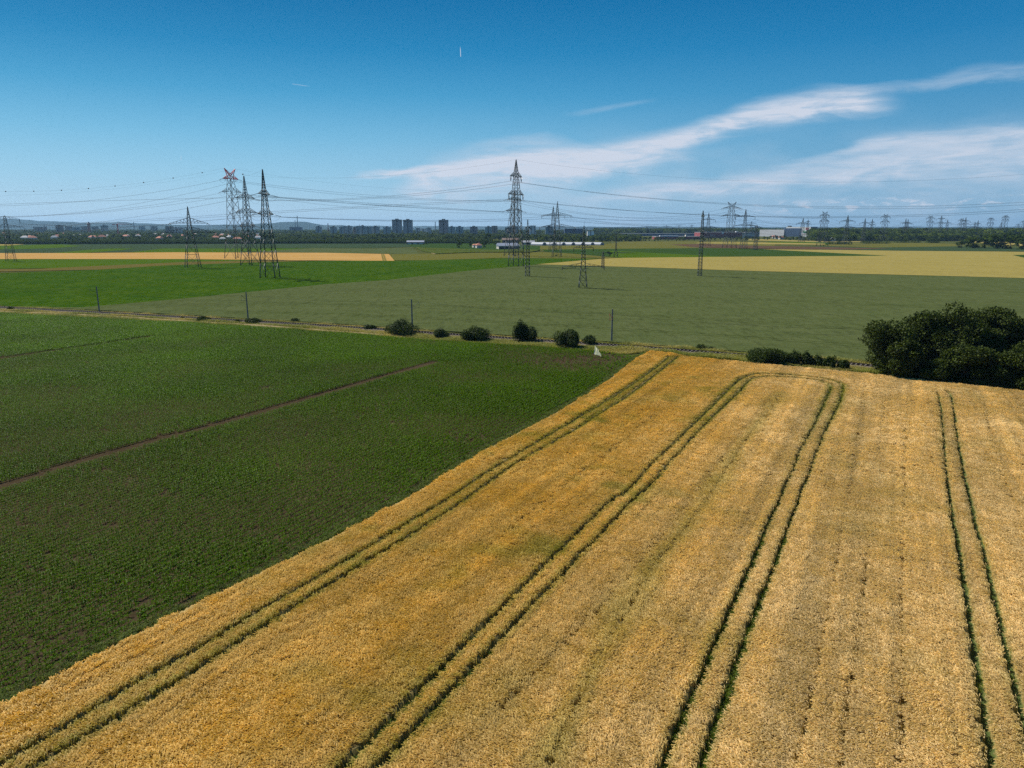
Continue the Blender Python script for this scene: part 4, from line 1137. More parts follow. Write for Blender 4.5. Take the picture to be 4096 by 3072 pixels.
# warning balls
for i, bx in enumerate((10, 125, 235, 346, 453, 570, 688, 808, 961)):
    if bx == 961:
        p, q = att('C', 9, -1), att('F', 9, 0); p_ = PT(961, 685, 671); c = p_
        p1_, q1_ = att('E', 9, 0), att('C', 9, 1); t = .35; c = p1_ + (q1_ - p1_) * .62; c[2] -= 4 * sag_for(p1_, q1_, 985, 700) * .62 * .38
    else:
        best = min(range(1, 600), key=lambda k: abs(W0 / 2 + (ball_p + (ball_q - ball_p) * k / 600)[0] / ((ball_p + (ball_q - ball_p) * k / 600)[1] * cp + (CAMH - (ball_p + (ball_q - ball_p) * k / 600)[2]) * sp_) * FPX - bx))
        t = best / 600; c = ball_p + (ball_q - ball_p) * t; c[2] -= 4 * ball_sag * t * (1 - t)
    V = []; F = []; n1, n2 = 10, 7; rb = .55
    for a in range(n2 + 1):
        for b_ in range(n1):
            th = math.pi * a / n2; ph = 2 * math.pi * b_ / n1; V.append((rb * math.sin(th) * math.cos(ph), rb * math.sin(th) * math.sin(ph), rb * math.cos(th)))
    for a in range(n2):
        for b_ in range(n1): F.append((a * n1 + b_, (a + 1) * n1 + b_, (a + 1) * n1 + (b_ + 1) % n1, a * n1 + (b_ + 1) % n1))
    if i == 0: bm_ = mesh_np('warning_ball', V, F, simple('dark_ball', (.03, .025, .03), .5), smooth=True)
    o = link('warning_ball', bm_, loc=tuple(c))
    tag(o, 'dark warning ball on the earth wire left of the red topped pylon' if bx != 961 else 'dark warning ball on the short wire right of the red V top', 'warning ball', 'warning balls threaded on the earth wires')

# ------------------------------------------------------------------ catenary poles along the railway
pole_px = [(398, 1249, 1145, 'concrete pole by the track at the far left'), (993, 1283, 1167, 'concrete pole beside the low bushes, second from the left'),
           (1650, 1333, 1197, 'concrete pole rising behind the large round bush'), (2446, 1372, 1236, 'concrete pole behind the white flag')]
PP = []
for px, py, top, lab in pole_px:
    g_ = G(px, py); H = hgt(top, g_[1]); root = empty('catenary_pole', (g_[0], g_[1], 0)); tag(root, lab, 'pole', 'concrete overhead line poles along the railway')
    V = []; F = []; K = 10
    for zz, r_ in ((-.2, .24), (H, .16)):
        for k in range(K): V.append((r_ * math.cos(k * 2 * math.pi / K), r_ * math.sin(k * 2 * math.pi / K), zz))
    F = [(k, (k + 1) % K, K + (k + 1) % K, K + k) for k in range(K)] + [tuple(range(K, 2 * K))]
    link('shaft', mesh_np('shaft', V, F, M['concrete']), root)
    B = Bars(); i0 = int(np.argmin([np.hypot(*(np.array(p) - g_)) for p in rcf])); d_ = np.array(rcf[i0]) - g_; d_ /= np.hypot(*d_)
    e = d_ * 2.6
    B.add((0, 0, H - 2.3), (e[0], e[1], H - .9), .07); B.add((0, 0, H - 2.6), (e[0], e[1], H - 2.4), .05); B.add((e[0], e[1], H - .9), (e[0], e[1], H - 2.6), .05)
    link('bracket', B.mesh('bracket', M['redsteel'] if px > 2000 else M['greensteel']), root)
    PP.append((g_, H, e))
a = np.array([*(PP[0][0] + PP[0][2] - (PP[1][0] - PP[0][0]) * 1.0), PP[0][1] - .9]); seq = [a] + [np.array([*(g_ + e), H - .9]) for g_, H, e in PP]
ext = seq[-1] + (seq[-1] - seq[-2]); seq.append(ext)
for p, q in zip(seq, seq[1:]):
    cable(p, q, .7, 'thin contact line hanging above the railway track', r=.018, n=1, name='contact_line', group='overhead contact lines above the railway')
    cable(p - np.array([0, 0, 1.6]), q - np.array([0, 0, 1.6]), .1, 'thin contact line hanging above the railway track', r=.015, n=1, name='contact_line', group='overhead contact lines above the railway')


# ------------------------------------------------------------------ trees and bushes
def leaf_cloud(blobs, n, size, seed, flat=.75, shell=.55):
    """leaf quads in the union of ellipsoid blobs [(cx,cy,cz,rx,ry,rz)...], denser toward the surface"""
    r = np.random.default_rng(seed); bl = np.array(blobs, float); vol = bl[:, 3] * bl[:, 4] * bl[:, 5]
    pick = r.choice(len(bl), n, p=vol ** (2 / 3) / (vol ** (2 / 3)).sum()); b_ = bl[pick]
    dv = r.normal(size=(n, 3)); dv /= np.linalg.norm(dv, axis=1)[:, None]
    rad = np.where(r.random(n) < shell, r.uniform(.82, 1.06, n), r.uniform(.3, 1, n) ** .5)
    # small twigs sticking out
    rad *= 1 + .30 * (np.sin(dv[:, 0] * 9 + pick) * np.sin(dv[:, 1] * 8 + pick * 2) * np.sin(dv[:, 2] * 7))
    c = b_[:, :3] + dv * b_[:, 3:] * rad[:, None]
    c = c[c[:, 2] > .02]; dv = dv[:len(c)]; n = len(c)
    nr = dv * .7 + r.normal(size=(n, 3)) * .8 + np.array([0, 0, .35]); nr /= np.linalg.norm(nr, axis=1)[:, None]
    t = np.cross(nr, r.normal(size=(n, 3))); t /= np.linalg.norm(t, axis=1)[:, None]; u_ = np.cross(nr, t)
    s = size * r.uniform(.6, 1.3, n)[:, None]
    V = np.stack([c - t * s * .5, c + u_ * s * .36 + nr * s * .1, c + t * s * .6, c - u_ * s * .36 + nr * s * .1], 1).reshape(-1, 3)
    F = np.arange(n * 4).reshape(n, 4)
    return V, F


def limb(B, p, q, w0, w1, n=4, bend=.1, r=None):
    p = np.array(p); q = np.array(q); prev = p
    for i in range(1, n + 1):
        t = i / n; c = p + (q - p) * t + np.array([r.gauss(0, bend), r.gauss(0, bend), 0]) * (t < 1)
        B.add(tuple(prev), tuple(c), w0 + (w1 - w0) * (i - .5) / n); prev = c


def make_tree(H, Wd, seed, leaves, size, mat, base=.15, nb=14, slender=1.0):
    r = random.Random(seed); blobs = []; B = Bars()
    limb(B, (0, 0, -.1), (0, 0, H * .55), H * .035, H * .02, 5, .12, r)
    for i in range(nb):
        a = r.uniform(0, 6.28); f = r.uniform(base, .92); prof = math.sin(min(1, (f - base + .12) / (1 - base + .1)) * math.pi * .82) ** .7
        q_ = Wd * .5 * prof * r.uniform(.35, .8); c = (q_ * math.cos(a), q_ * math.sin(a), H * f * .93)
        s_ = Wd * r.uniform(.11, .26)
        blobs.append((*c, s_, s_, s_ * r.uniform(.65, .95) * slender))
        limb(B, (0, 0, H * min(.5, f * .55)), c, H * .014, H * .004, 3, .12, r)
    blobs.append((0, 0, H * .82, Wd * .2, Wd * .2, H * .16))
    V, F = leaf_cloud(blobs, leaves, size, seed)
    return mesh_np('crown', V, F, mat), B.mesh('trunk', M['bark'])


def make_bush(H, Wd, seed, leaves, size, mat):
    r = random.Random(seed); blobs = []; B = Bars()
    for i in range(14):
        a = r.uniform(0, 6.28); q_ = Wd * .5 * r.uniform(.1, .72); hh = H * (1 - (q_ / (Wd * .5)) ** 2 * .55) * r.uniform(.7, 1)
        c = (q_ * math.cos(a), q_ * math.sin(a) * .8, hh * .55); s_ = Wd * r.uniform(.10, .22)
        blobs.append((*c, s_, s_, hh * r.uniform(.36, .5))); limb(B, (0, 0, 0), (c[0], c[1], hh * .9), .07, .02, 3, .08, r)
    V, F = leaf_cloud(blobs, leaves, size, seed, shell=.5)
    return mesh_np('foliage', V, F, mat), B.mesh('stem', M['bark'])


# the clump of trees at the right
tree_spec = [ # px, Y distance, top row, width m, label
 (3560, 136, 1275, 7.6, 'leftmost round tree of the dark clump at the right, leafy down to the ground', .04, 1.0),
 (3680, 141, 1236, 7.5, 'second tree from the left in the dark clump at the right', .06, 1.0),
 (3800, 138, 1202, 8.5, 'tallest tree in the dark clump at the right', .06, 1.0),
 (3925, 144, 1222, 7.5, 'fourth tree from the left in the dark clump, thin at its right', .08, 1.0),
 (4010, 141, 1228, 6.5, 'tree with open branches and gaps near the right edge', .5, .8),
 (4085, 139, 1265, 6.0, 'tree at the right edge with visible forked trunk', .45, .8),
 (3630, 131, 1350, 6.0, 'low dark shrubby tree in front of the clump at the right', .02, 1.0),
 (3870, 128.5, 1375, 7.5, 'low dark shrubby tree between clump and wheat', .02, .9),
 (4015, 126, 1410, 7.0, 'low dark shrubby tree below the open tree', .02, .9),
 (4130, 123, 1370, 8.5, 'low dark shrubby tree cut by the right edge', .02, .9),
 (4210, 138, 1250, 8.5, 'tree just past the right edge of the clump', .1, 1.0),
 (3745, 129, 1445, 6.0, 'low dense shrubby tree at the foot of the tallest one', .02, .9),
 (3930, 136, 1300, 6.5, 'middle high dark tree in the heart of the clump', .04, 1.0),
]
for i, (px, Yd, top, wd, lab, base, sl) in enumerate(tree_spec):
    H = hgt(top, Yd); x = PT(px, 1400, Yd)[0]
    if i < 6: wd *= 1.22
    cr, tr = make_tree(H, wd, 100 + i, 16000 if base < .3 else 6500, .36, M['leaf_tree'], base, 32 if base < .3 else 15, sl)
    root = empty('tree', (x, Yd, 0)); tag(root, lab, 'tree'); link('crown', cr, root); link('trunk', tr, root)
bush_spec = [ # x0, x1, base row, top row, label
 (1528, 1667, 1349, 1284, 'largest rounded bush left of the middle, in front of the third pole'),
 (1730, 1798, 1358, 1319, 'small bush right of the largest rounded bush'),
 (1830, 1957, 1368, 1313, 'broad low bush in front of the railway'),
 (2048, 2134, 1375, 1285, 'tall egg shaped bush standing alone'),
 (2212, 2332, 1397, 1316, 'rounded bush left of the white flag'),
 (2330, 2390, 1386, 1345, 'small bush touching the flag side of the rounded bush'),
 (2993, 3160, 1466, 1393, 'broad leafy bush at the edge of the wheat'),
 (3145, 3210, 1467, 1406, 'thin brownish bush right of the broad leafy one'),
 (3198, 3255, 1470, 1408, 'bright tipped bush third in the wheat edge row'),
 (3248, 3302, 1474, 1424, 'low bush fourth in the wheat edge row'),
 (3296, 3355, 1481, 1427, 'dark bush fifth in the wheat edge row'),
 (3352, 3412, 1486, 1440, 'last low bush of the wheat edge row'),
 (2775, 2832, 1408, 1383, 'small dark bush behind the railway'),
 (2832, 2866, 1410, 1390, 'tiny bush next to the small dark one'),
 (775, 835, 1289, 1270, 'low bush by the path left of the second pole'),
 (965, 1040, 1299, 1277, 'low dark bush at the foot of the second pole'),
 (938, 966, 1295, 1282, 'tiny bush left of the second pole'),
 (1158, 1202, 1294, 1274, 'small round bush behind the track'),
 (1445, 1502, 1325, 1302, 'pale scruffy bush left of the largest bush'),
 (28, 52, 1244, 1229, 'tiny bush beside the track at the far left'),
 (720, 738, 1281, 1270, 'tiny tuft like bush beside the path'),
]
for i, (x0, x1, by, ty, lab) in enumerate(bush_spec):
    g_ = G((x0 + x1) / 2, by); Yd = g_[1]; H = hgt(ty, Yd); wd = (x1 - x0) * mpp(Yd)
    g_ = G((x0 + x1) / 2, by - 4)
    area = H * wd; cr, tr = make_bush(H * 1.08, wd * 1.2, 300 + i, int(np.clip(area * 360, 500, 9000)), .27, M['leaf_bush'])
    root = empty('bush', (g_[0], g_[1] + wd * .2, 0)); tag(root, lab, 'bush'); link('foliage', cr, root); link('stem', tr, root)

# far trees: a handful of models, copied
FT = []
for i in range(6):
    mt = M['leaf_far2'] if i in (2, 3, 5) else M['leaf_far']
    cr, tr = make_tree(10, 9.5 if i < 4 else 7, 500 + i, 420, 1.25, mt, .08, 10)
    FT.append((cr, tr))
first = {}
tn_lab = ['dark rounded tree in the belt beyond the fields', 'bushy tree in the belt beyond the fields', 'lighter green tree in the belt beyond the fields', 'broad yellow green tree in the belt beyond the fields', 'narrow tree in the belt beyond the fields', 'narrow light green tree in the belt beyond the fields']


def far_tree(px, py, h, lab=None, grp='trees of the belt beyond the fields', k=None, wide=1.0):
    g_ = G(px, py); k = random.randrange(6) if k is None else k
    root = empty('far_tree', (g_[0], g_[1], 0), random.uniform(0, 6.28)); s_ = h / 10
    root.scale = (s_ * wide, s_ * wide, s_); tag(root, lab or tn_lab[k], 'tree', grp)
    link('crown', FT[k][0], root); link('trunk', FT[k][1], root)
    return root


for i in range(105):       # belt on the left and in the middle
    x = 10 + i * 20.2 + random.uniform(-9, 9)
    far_tree(x, random.choice([967, 963, 959, 955, 950]) + random.uniform(-2, 2), random.uniform(8, 14))
for i in range(40):        # before the red halls
    x = 2500 + i * 14.5 + random.uniform(-5, 5); far_tree(x, 966 - (x - 2500) * .012 + random.uniform(-2, 1), random.uniform(6, 9.5), 'dark tree in the row before the red halls', 'trees before the red halls')
for i in range(34):        # village on the right
    x = 3080 + i * 7 + random.uniform(-4, 4); far_tree(x, 957 + (x - 3080) * .04 + random.uniform(-3, 2), random.uniform(6, 10.5), 'tree among the houses below the grey warehouse', 'trees below the grey warehouse')
ORD = 'first second third fourth fifth sixth seventh eighth ninth tenth eleventh twelfth thirteenth fourteenth fifteenth sixteenth seventeenth eighteenth nineteenth twentieth'.split()
def ordinal(i): return ORD[i] if i < 20 else {2: 'twenty-', 3: 'thirty-', 4: 'forty-'}[(i + 1) // 10] + ORD[(i + 1) % 10 - 1] if (i + 1) % 10 else {3: 'thirtieth', 4: 'fortieth'}[(i + 1) // 10]
for g_name, txt in (('trees before the red halls', 'tree from the left in the row before the red halls'), ('trees below the grey warehouse', 'tree from the left among the houses below the grey warehouse')):
    tl = sorted([o for o in C.objects if o.get('group') == g_name], key=lambda o: o.location.x / o.location.y)
    for i, o in enumerate(tl): o['label'] = ordinal(i) + ' ' + txt
for i in range(22):        # around the farm
    x = random.choice([random.uniform(1915, 1955), random.uniform(1950, 2010), random.uniform(2080, 2160), random.uniform(1990, 2160)])
    far_tree(x, random.uniform(968, 982) if x < 2010 else random.uniform(966, 976), random.uniform(6, 9), 'tree standing around the farm buildings', 'trees around the farm')
for px, py, h, wd_, lab in ((1838, 992, 10, 1.3, 'round bushy tree left of the farmhouse'), (1882, 990, 7.5, .9, 'smaller tree close left of the farmhouse'), (1617, 978, 7, 1.1, 'tree at the left end of the long shed'),
                       (1706, 978, 7, 1.1, 'tree at the right end of the long shed'), (1940, 990, 11, 1.1, 'dark tree right of the farmhouse'), (1948, 968, 18, 1.1, 'tallest dark tree behind the farmhouse'), (2438, 1024, 4.5, 1.3, 'small round bush at the foot of the faint mast'),
                       (2226, 1027, 2.2, 1.6, 'low shrub between the legs of the pylon near the tunnels'), (3274, 968, 17, .9, 'dark tall tree beside the warehouse end'), (3290, 965, 14, 1.2, 'dark tree right of the warehouse end')):
    far_tree(px, py, h, lab, 'single trees around the farm and halls', 0, wd_)
bx = [(3310, 3405, 978, 965, 'first low bush row before the right wood'), (3440, 3555, 975, 960, 'second long bush row before the right wood'), (3580, 3680, 971, 955, 'third bush row before the right wood'), (3708, 3757, 972, 952, 'round thicket before the right wood')]
for x0, x1, by, ty, lab in bx:
    g_ = G((x0 + x1) / 2, by); H = hgt(ty, g_[1]); wd = (x1 - x0) * mpp(g_[1]); r = random.Random(x0)
    blobs = [(-wd / 2 + wd * (i + .5) / 9 + r.uniform(-1, 1), r.uniform(-3, 3), H * .35, wd / 12, 4, H * r.uniform(.4, .65)) for i in range(9)]
    V, F = leaf_cloud(blobs, 1500, 1.1, x0); root = empty('thicket', (g_[0], g_[1], 0)); tag(root, lab, 'thicket'); link('foliage', mesh_np('foliage', V, F, M['leaf_far']), root)
for i, (x, by, h, wd_) in enumerate([(3845, 991, 7.5, 1.6), (3890, 993, 11, 1.5), (3935, 993, 10, 1.6), (3985, 995, 14, 1.4), (4040, 996, 12.5, 1.5), (4090, 998, 11, 1.5), (4140, 1000, 12, 1.5), (3960, 985, 13, 1.4), (4070, 985, 13, 1.4), (3870, 988, 8, 1.3), (4010, 982, 14, 1.2)]):
    far_tree(x, by, h * 1.45, 'dark round tree in the thick clump at the right end of the fields', 'trees of the thick clump on the right', i % 2, wd_ * 1.05)

# woods as masses
def wood(name, polyD, step, hmin, hmax, label, seed, clearing=0.0, mats=(0, 1, 3, 4, 2)):
    P = scatter(polyD, 1 / step ** 2, seed); r = np.random.default_rng(seed)
    if clearing: P = P[vnoise(P[:, 0], P[:, 1], 120, seed) > clearing]
    n_ = len(P); print(name, n_)
    s_ = r.uniform(hmin, hmax, n_) * (.8 + .4 * vnoise(P[:, 0], P[:, 1], 60, seed + 1)) / 10; w_ = s_ * r.uniform(1.0, 1.35, n_)
    tn_ = np.ones((n_, 3))
    tag(gn_instancer(name, np.concatenate([P, np.zeros((n_, 1))], 1), np.stack([np.zeros(n_), np.zeros(n_), r.uniform(0, 6.28, n_)], 1), np.stack([w_, w_, s_], 1), tn_, [FT[k][0] for k in mats]), label, kind='stuff')


Gx = lambda px, Yd: [(px - W0 / 2) * mpp(Yd), Yd]
wood('hedge', [G(-700, 979), G(2000, 974), G(2000, 971), G(-700, 974)], 3.6, 3.6, 5.2, 'continuous dark hedge at the far edge of the fields on the left', 31, mats=(0, 1, 4))
wood('scrub', [G(-700, 974), G(1960, 970), G(1960, 955), G(-700, 952)], 9, 3.5, 6.5, 'scrub behind the hedge', 32, .22)
wood('woodland', [Gx(-500, 1900), Gx(1100, 1800), Gx(2100, 1500), Gx(2500, 1400), Gx(2560, 1550), Gx(2560, 2400), Gx(1100, 2500), Gx(-500, 3600)], 17, 6.5, 12.5, 'wood behind the fields on the left and in the middle', 33, .34)
wood('city_trees', [Gx(-500, 3600), Gx(1100, 2600), Gx(2560, 2700), Gx(2560, 5500), Gx(-500, 6500)], 42, 11, 18, 'tree covered suburbs under the skyline', 34, .15)
wood('forest', [Gx(3240, 1800), Gx(3800, 1850), Gx(4096, 1700), Gx(5000, 1500), Gx(5000, 5500), Gx(2380, 5500), Gx(2380, 2900), Gx(3050, 2750), Gx(3240, 2500)], 19, 19, 25, 'wide forest along the horizon on the right', 35)
wood('forest_edge', [Gx(3300, 1500), Gx(3560, 1600), Gx(4200, 1500), Gx(4200, 1620), Gx(3560, 1790), Gx(3240, 1790)], 12, 10, 15, 'edge of the wood behind the bush rows', 36, .1)


# ------------------------------------------------------------------ buildings
def box(V, F, x0, x1, y0, y1, z0, z1):
    b = len(V); V += [(x0, y0, z0), (x1, y0, z0), (x1, y1, z0), (x0, y1, z0), (x0, y0, z1), (x1, y0, z1), (x1, y1, z1), (x0, y1, z1)]
    F += [(b, b + 1, b + 5, b + 4), (b + 1, b + 2, b + 6, b + 5), (b + 2, b + 3, b + 7, b + 6), (b + 3, b, b + 4, b + 7), (b + 4, b + 5, b + 6, b + 7), (b + 3, b + 2, b + 1, b)]


def part(name, parent, mat, *boxes):
    V = []; F = []
    for b in boxes: box(V, F, *b)
    return link(name, mesh_np(name, V, F, mat), parent)


def facade(name, wall, glass, fx=3.2, fz=3.0, duty=.55, band=False):
    """walls with storeys: dark window openings by local position"""
    m, n, b, o = newmat(name); tcn = n.new('ShaderNodeTexCoord'); sp = n.new('ShaderNodeSeparateXYZ'); n.link(tcn.outputs['Object'], sp.inputs[0])
    gx = n.math('ADD', sp.outputs[0], sp.outputs[1])
    wx = n.math('LESS_THAN', n.math('FRACT', n.math('DIVIDE', gx, fx)), .97 if band else duty)
    wz = n.math('LESS_THAN', n.math('FRACT', n.math('DIVIDE', sp.outputs[2], fz)), .5)
    nf = n.noise(tcn.outputs['Object'], .15, 3); c = n.mix(nf, [v * .85 for v in wall], [v * 1.1 for v in wall])
    nm = n.new('ShaderNodeNewGeometry'); sn = n.new('ShaderNodeSeparateXYZ'); n.link(nm.outputs['Normal'], sn.inputs[0])
    side = n.math('LESS_THAN', n.math('ABSOLUTE', sn.outputs[2]), .5)
    f_ = n.math('MULTIPLY', n.math('MULTIPLY', wx, wz), side)
    n.link(n.mix(f_, c, glass), b.inputs['Base Color']); n.link(n.math('SUBTRACT', .85, n.math('MULTIPLY', f_, .5)), b.inputs['Roughness'])
    return m


BM = {
 'tower': facade('tower_facade', (.38, .38, .42), (.07, .09, .12), 3.4, 3.0, .6, True),
 'tower_red': facade('tower_facade_red', (.42, .31, .31), (.08, .09, .12), 3.4, 3.0, .6, True),
 'slab': facade('slab_facade', (.42, .43, .44), (.08, .12, .15), 3.0, 3.0, .5),
 'slabblue': facade('slab_blue', (.30, .38, .42), (.07, .12, .15), 5.0, 3.0, .6),
 'brownblock': facade('brown_block', (.26, .23, .21), (.09, .09, .09), 3.0, 3.0, .5),
 'white': simple('white_wall', (.82, .82, .80), .7), 'offwhite': simple('cream_wall', (.55, .52, .45), .8),
 'grey': simple('grey_cladding', (.60, .58, .58), .6, .4, 0, .08, .1), 'darkblue': simple('dark_blue_cladding', (.05, .08, .14), .5, .4, 0, .1, .1),
 'red': simple('dark_red_cladding', (.27, .055, .06), .6, .3, 0, .12, .08), 'redlight': simple('red_wall', (.42, .10, .09), .6),
 'roofred': simple('clay_roof', (.42, .16, .10), .85), 'roofgrey': simple('grey_roof', (.28, .29, .31), .7), 'roofwhite': simple('white_roof', (.72, .72, .72), .6),
 'roofblue': simple('blue_grey_metal_roof', (.24, .27, .34), .6, .3), 'dark': simple('dark_opening', (.03, .035, .04), .6), 'glass': simple('dark_glass', (.05, .09, .12), .15, .6),
 'film': simple('plastic_film', (.33, .35, .39), .5, .3), 'brick': simple('red_brick', (.34, .12, .09), .85), 'chimney': simple('chimney_concrete', (.26, .25, .27), .85),
 'wood': simple('brown_timber', (.20, .14, .11), .85), 'bluesign': simple('blue_panel', (.03, .16, .42), .5), 'greensign': simple('green_panel', (.10, .28, .12), .5), 'crane': simple('red_crane', (.55, .09, .08), .5),
}


def ctr(x0, x1, Yd): return (x0 + x1) / 2, (x1 - x0) * mpp(Yd)


def hirise(x0, x1, top, Yd, mat, label, house=True, depth=None, rot=0.0, base=950, name='tower_block', cat='apartment block', cap=.35):
    xm, wd = ctr(x0, x1, Yd); H = hgt(top, Yd) ; x = PT(xm, base, Yd)[0]
    root = empty(name, (x, Yd, 0), rot); tag(root, label, cat)
    d_ = depth or wd * .6
    part('wall', root, mat, (-wd / 2, wd / 2, 0, d_, 0, H))
    part('roof_slab', root, BM['roofgrey'], (-wd / 2 - .3, wd / 2 + .3, -.3, d_ + .3, H, H + .7))
    part('stair_strip', root, BM['dark'], (-wd * .06, wd * .06, -.25, .02, 0, H))
    if house: part('roof_house', root, BM['brownblock'], (-wd * cap / 2, wd * cap / 2, d_ * .2, d_ * .7, H + .7, H + 3.8))
    return root


hirise(1570, 1607, 879, 2600, BM['tower'], 'left one of three tall apartment towers on the skyline')
hirise(1614, 1650, 880, 2600, BM['tower'], 'middle one of three tall apartment towers on the skyline')
hirise(1756, 1793, 880, 2600, BM['tower_red'], 'right tall apartment tower, apart from the other two')
hirise(1794, 1820, 908, 2550, BM['slabblue'], 'mid rise block touching the right tall tower')
hirise(1824, 1853, 908, 2500, BM['slabblue'], 'mid rise block with a central roof house right of the towers')
hirise(1880, 1910, 908, 2400, BM['tower_red'], 'reddish mid rise block with a small mast')
hirise(1941, 1967, 908, 2350, BM['slabblue'], 'striped blue part of the double block left of the very tall pylon')
hirise(1966, 1990, 904, 2370, BM['brownblock'], 'brown part of the double block left of the very tall pylon', False)
hirise(2020, 2050, 911, 2300, BM['brownblock'], 'stepped block behind the very tall pylon', False)
hirise(2034, 2072, 906, 2330, BM['slab'], 'grey block behind the very tall pylon')
hirise(2117, 2136, 903, 2250, BM['grey'], 'concrete block with an overhanging top', False)
hirise(2132, 2143, 903, 2260, BM['grey'], 'slim side wing of the concrete block', False)
hirise(2181, 2211, 908, 2200, BM['slabblue'], 'blue block behind the pylons near the tunnels')
hirise(1264, 1287, 907, 2500, BM['slab'], 'first pale apartment block of the skyline from the left')
hirise(1323, 1347, 908, 2500, BM['slab'], 'second pale apartment block right of the brick chimney')
hirise(1359, 1374, 908, 2350, BM['slab'], 'left wing of the long stepped apartment row', False)
hirise(1373, 1386, 905, 2370, BM['slabblue'], 'narrow blue wing of the long stepped apartment row', False)
hirise(1386, 1408, 906, 2400, BM['slab'], 'broad wing with roof house in the stepped apartment row')
hirise(1413, 1426, 908, 2420, BM['brownblock'], 'brownish block left of the second stepped row', False)
hirise(1426, 1440, 905, 2340, BM['slab'], 'white edged block at the front of the second row', False)
hirise(1440, 1462, 905, 2360, BM['slabblue'], 'blue block with red roof edge in the second row')
hirise(1462, 1486, 907, 2400, BM['slabblue'], 'blue grey block in the middle of the second row', False)
hirise(1486, 1517, 907, 2420, BM['slab'], 'pale last block of the second row')
hirise(1534, 1562, 909, 2400, BM['slabblue'], 'single block left of the tall towers')
hirise(1663, 1679, 912, 2900, BM['slab'], 'low pale block between the tall towers', False)
hirise(1679, 1708, 915, 2950, BM['grey'], 'low long block between the tall towers', False)
hirise(1708, 1725, 911, 2880, BM['slab'], 'low block with a chimney behind it', False)
hirise(227, 251, 902, 3000, BM['brownblock'], 'square brown block in the town on the left')
hirise(407, 430, 902, 3300, BM['slab'], 'pale block left of the red crane')
hirise(138, 178, 908, 3400, BM['brownblock'], 'long low building in the town at the left', False)
hirise(665, 690, 905, 2700, BM['brownblock'], 'dark industrial block left of the wide armed pylon', False)
hirise(690, 725, 909, 2750, BM['grey'], 'flat industrial hall left of the wide armed pylon', False)
hirise(1160, 1205, 908, 3600, BM['darkblue'], 'dark flat factory hall below the tall chimneys', False)
hirise(2258, 2330, 916, 2300, BM['darkblue'], 'dark low hall behind the trees near the tunnels', False)
hirise(2349, 2376, 925, 1900, BM['white'], 'white low building among the trees', False)
hirise(265, 285, 906, 3500, BM['brownblock'], 'dim block beside the water tower', False); hirise(292, 318, 909, 3400, BM['slabblue'], 'dim bluish block left of the water tower', False)
hirise(330, 352, 906, 3600, BM['brownblock'], 'dim block touching the water tower', False); hirise(370, 392, 907, 3600, BM['brownblock'], 'dim block right of the water tower', False)
hirise(560, 580, 906, 3900, BM['slabblue'], 'dim pale block in the middle of the town', False); hirise(606, 628, 905, 3900, BM['brownblock'], 'dim brown block below the hills', False)


def shaft(px, top, Yd, rad, mat, label, name='chimney', cat='chimney', base=940, taper=.6):
    x = PT(px, base, Yd)[0]; H = hgt(top, Yd); V = []; F = []; K = 10
    for zz, r_ in ((0, rad), (H * .93, rad * taper), (H * .93, rad * taper * 1.12), (H, rad * taper * 1.1)):
        for k in range(K): V.append((r_ * math.cos(k * 2 * math.pi / K), r_ * math.sin(k * 2 * math.pi / K), zz))
    for j in range(3): F += [(j * K + k, j * K + (k + 1) % K, (j + 1) * K + (k + 1) % K, (j + 1) * K + k) for k in range(K)]
    F.append(tuple(range(3 * K, 4 * K)))
    root = empty(name, (x, Yd, 0)); tag(root, label, cat); link('shaft', mesh_np('shaft', V, F, mat), root); return root


shaft(1193, 863, 5200, 4.5, BM['chimney'], 'tallest grey chimney on the left skyline')
shaft(1184, 880, 5200, 3.5, BM['chimney'], 'shorter chimney beside the tallest one')
shaft(1011, 890, 4500, 3.6, BM['chimney'], 'chimney seen through the tall towers')
shaft(1314, 893, 3000, 2.6, BM['brick'], 'brick chimney between two pale blocks')
shaft(1742, 887, 3100, 2.6, BM['chimney'], 'slim chimney left of the right tall tower')
shaft(540, 887, 4500, 3.2, BM['chimney'], 'chimney at the tip of the red crane')
shaft(183, 899, 4600, 3, BM['chimney'], 'left one of two small chimneys before the hills'); shaft(190, 899, 4600, 3, BM['chimney'], 'right one of two small chimneys before the hills')
shaft(1440, 898, 2700, 1.2, BM['brick'], 'short flue over the second apartment row')

# water tower with pointed roof
Yd = 3000; x = PT(360, 940, Yd)[0]; root = empty('water_tower', (x, Yd, 0)); tag(root, 'red brick water tower with a pointed roof', 'water tower'); mp_ = mpp(Yd)


def lathe(name, parent, mat, prof, K=12):
    V = []; F = []
    for zz, r_ in prof:
        for k in range(K): V.append((r_ * math.cos(k * 2 * math.pi / K), r_ * math.sin(k * 2 * math.pi / K), zz))
    for j in range(len(prof) - 1): F += [(j * K + k, j * K + (k + 1) % K, (j + 1) * K + (k + 1) % K, (j + 1) * K + k) for k in range(K)]
    F.append(tuple(range((len(prof) - 1) * K, len(prof) * K))); return link(name, mesh_np(name, V, F, mat), parent)


lathe('wall', root, BM['brick'], [(0, 6), (hgt(902, Yd), 5), (hgt(899, Yd), 6.8), (hgt(894, Yd), 6.8)])
lathe('roof', root, BM['roofgrey'], [(hgt(894, Yd), 7.2), (hgt(890, Yd), 3.2), (hgt(886, Yd), .3)])
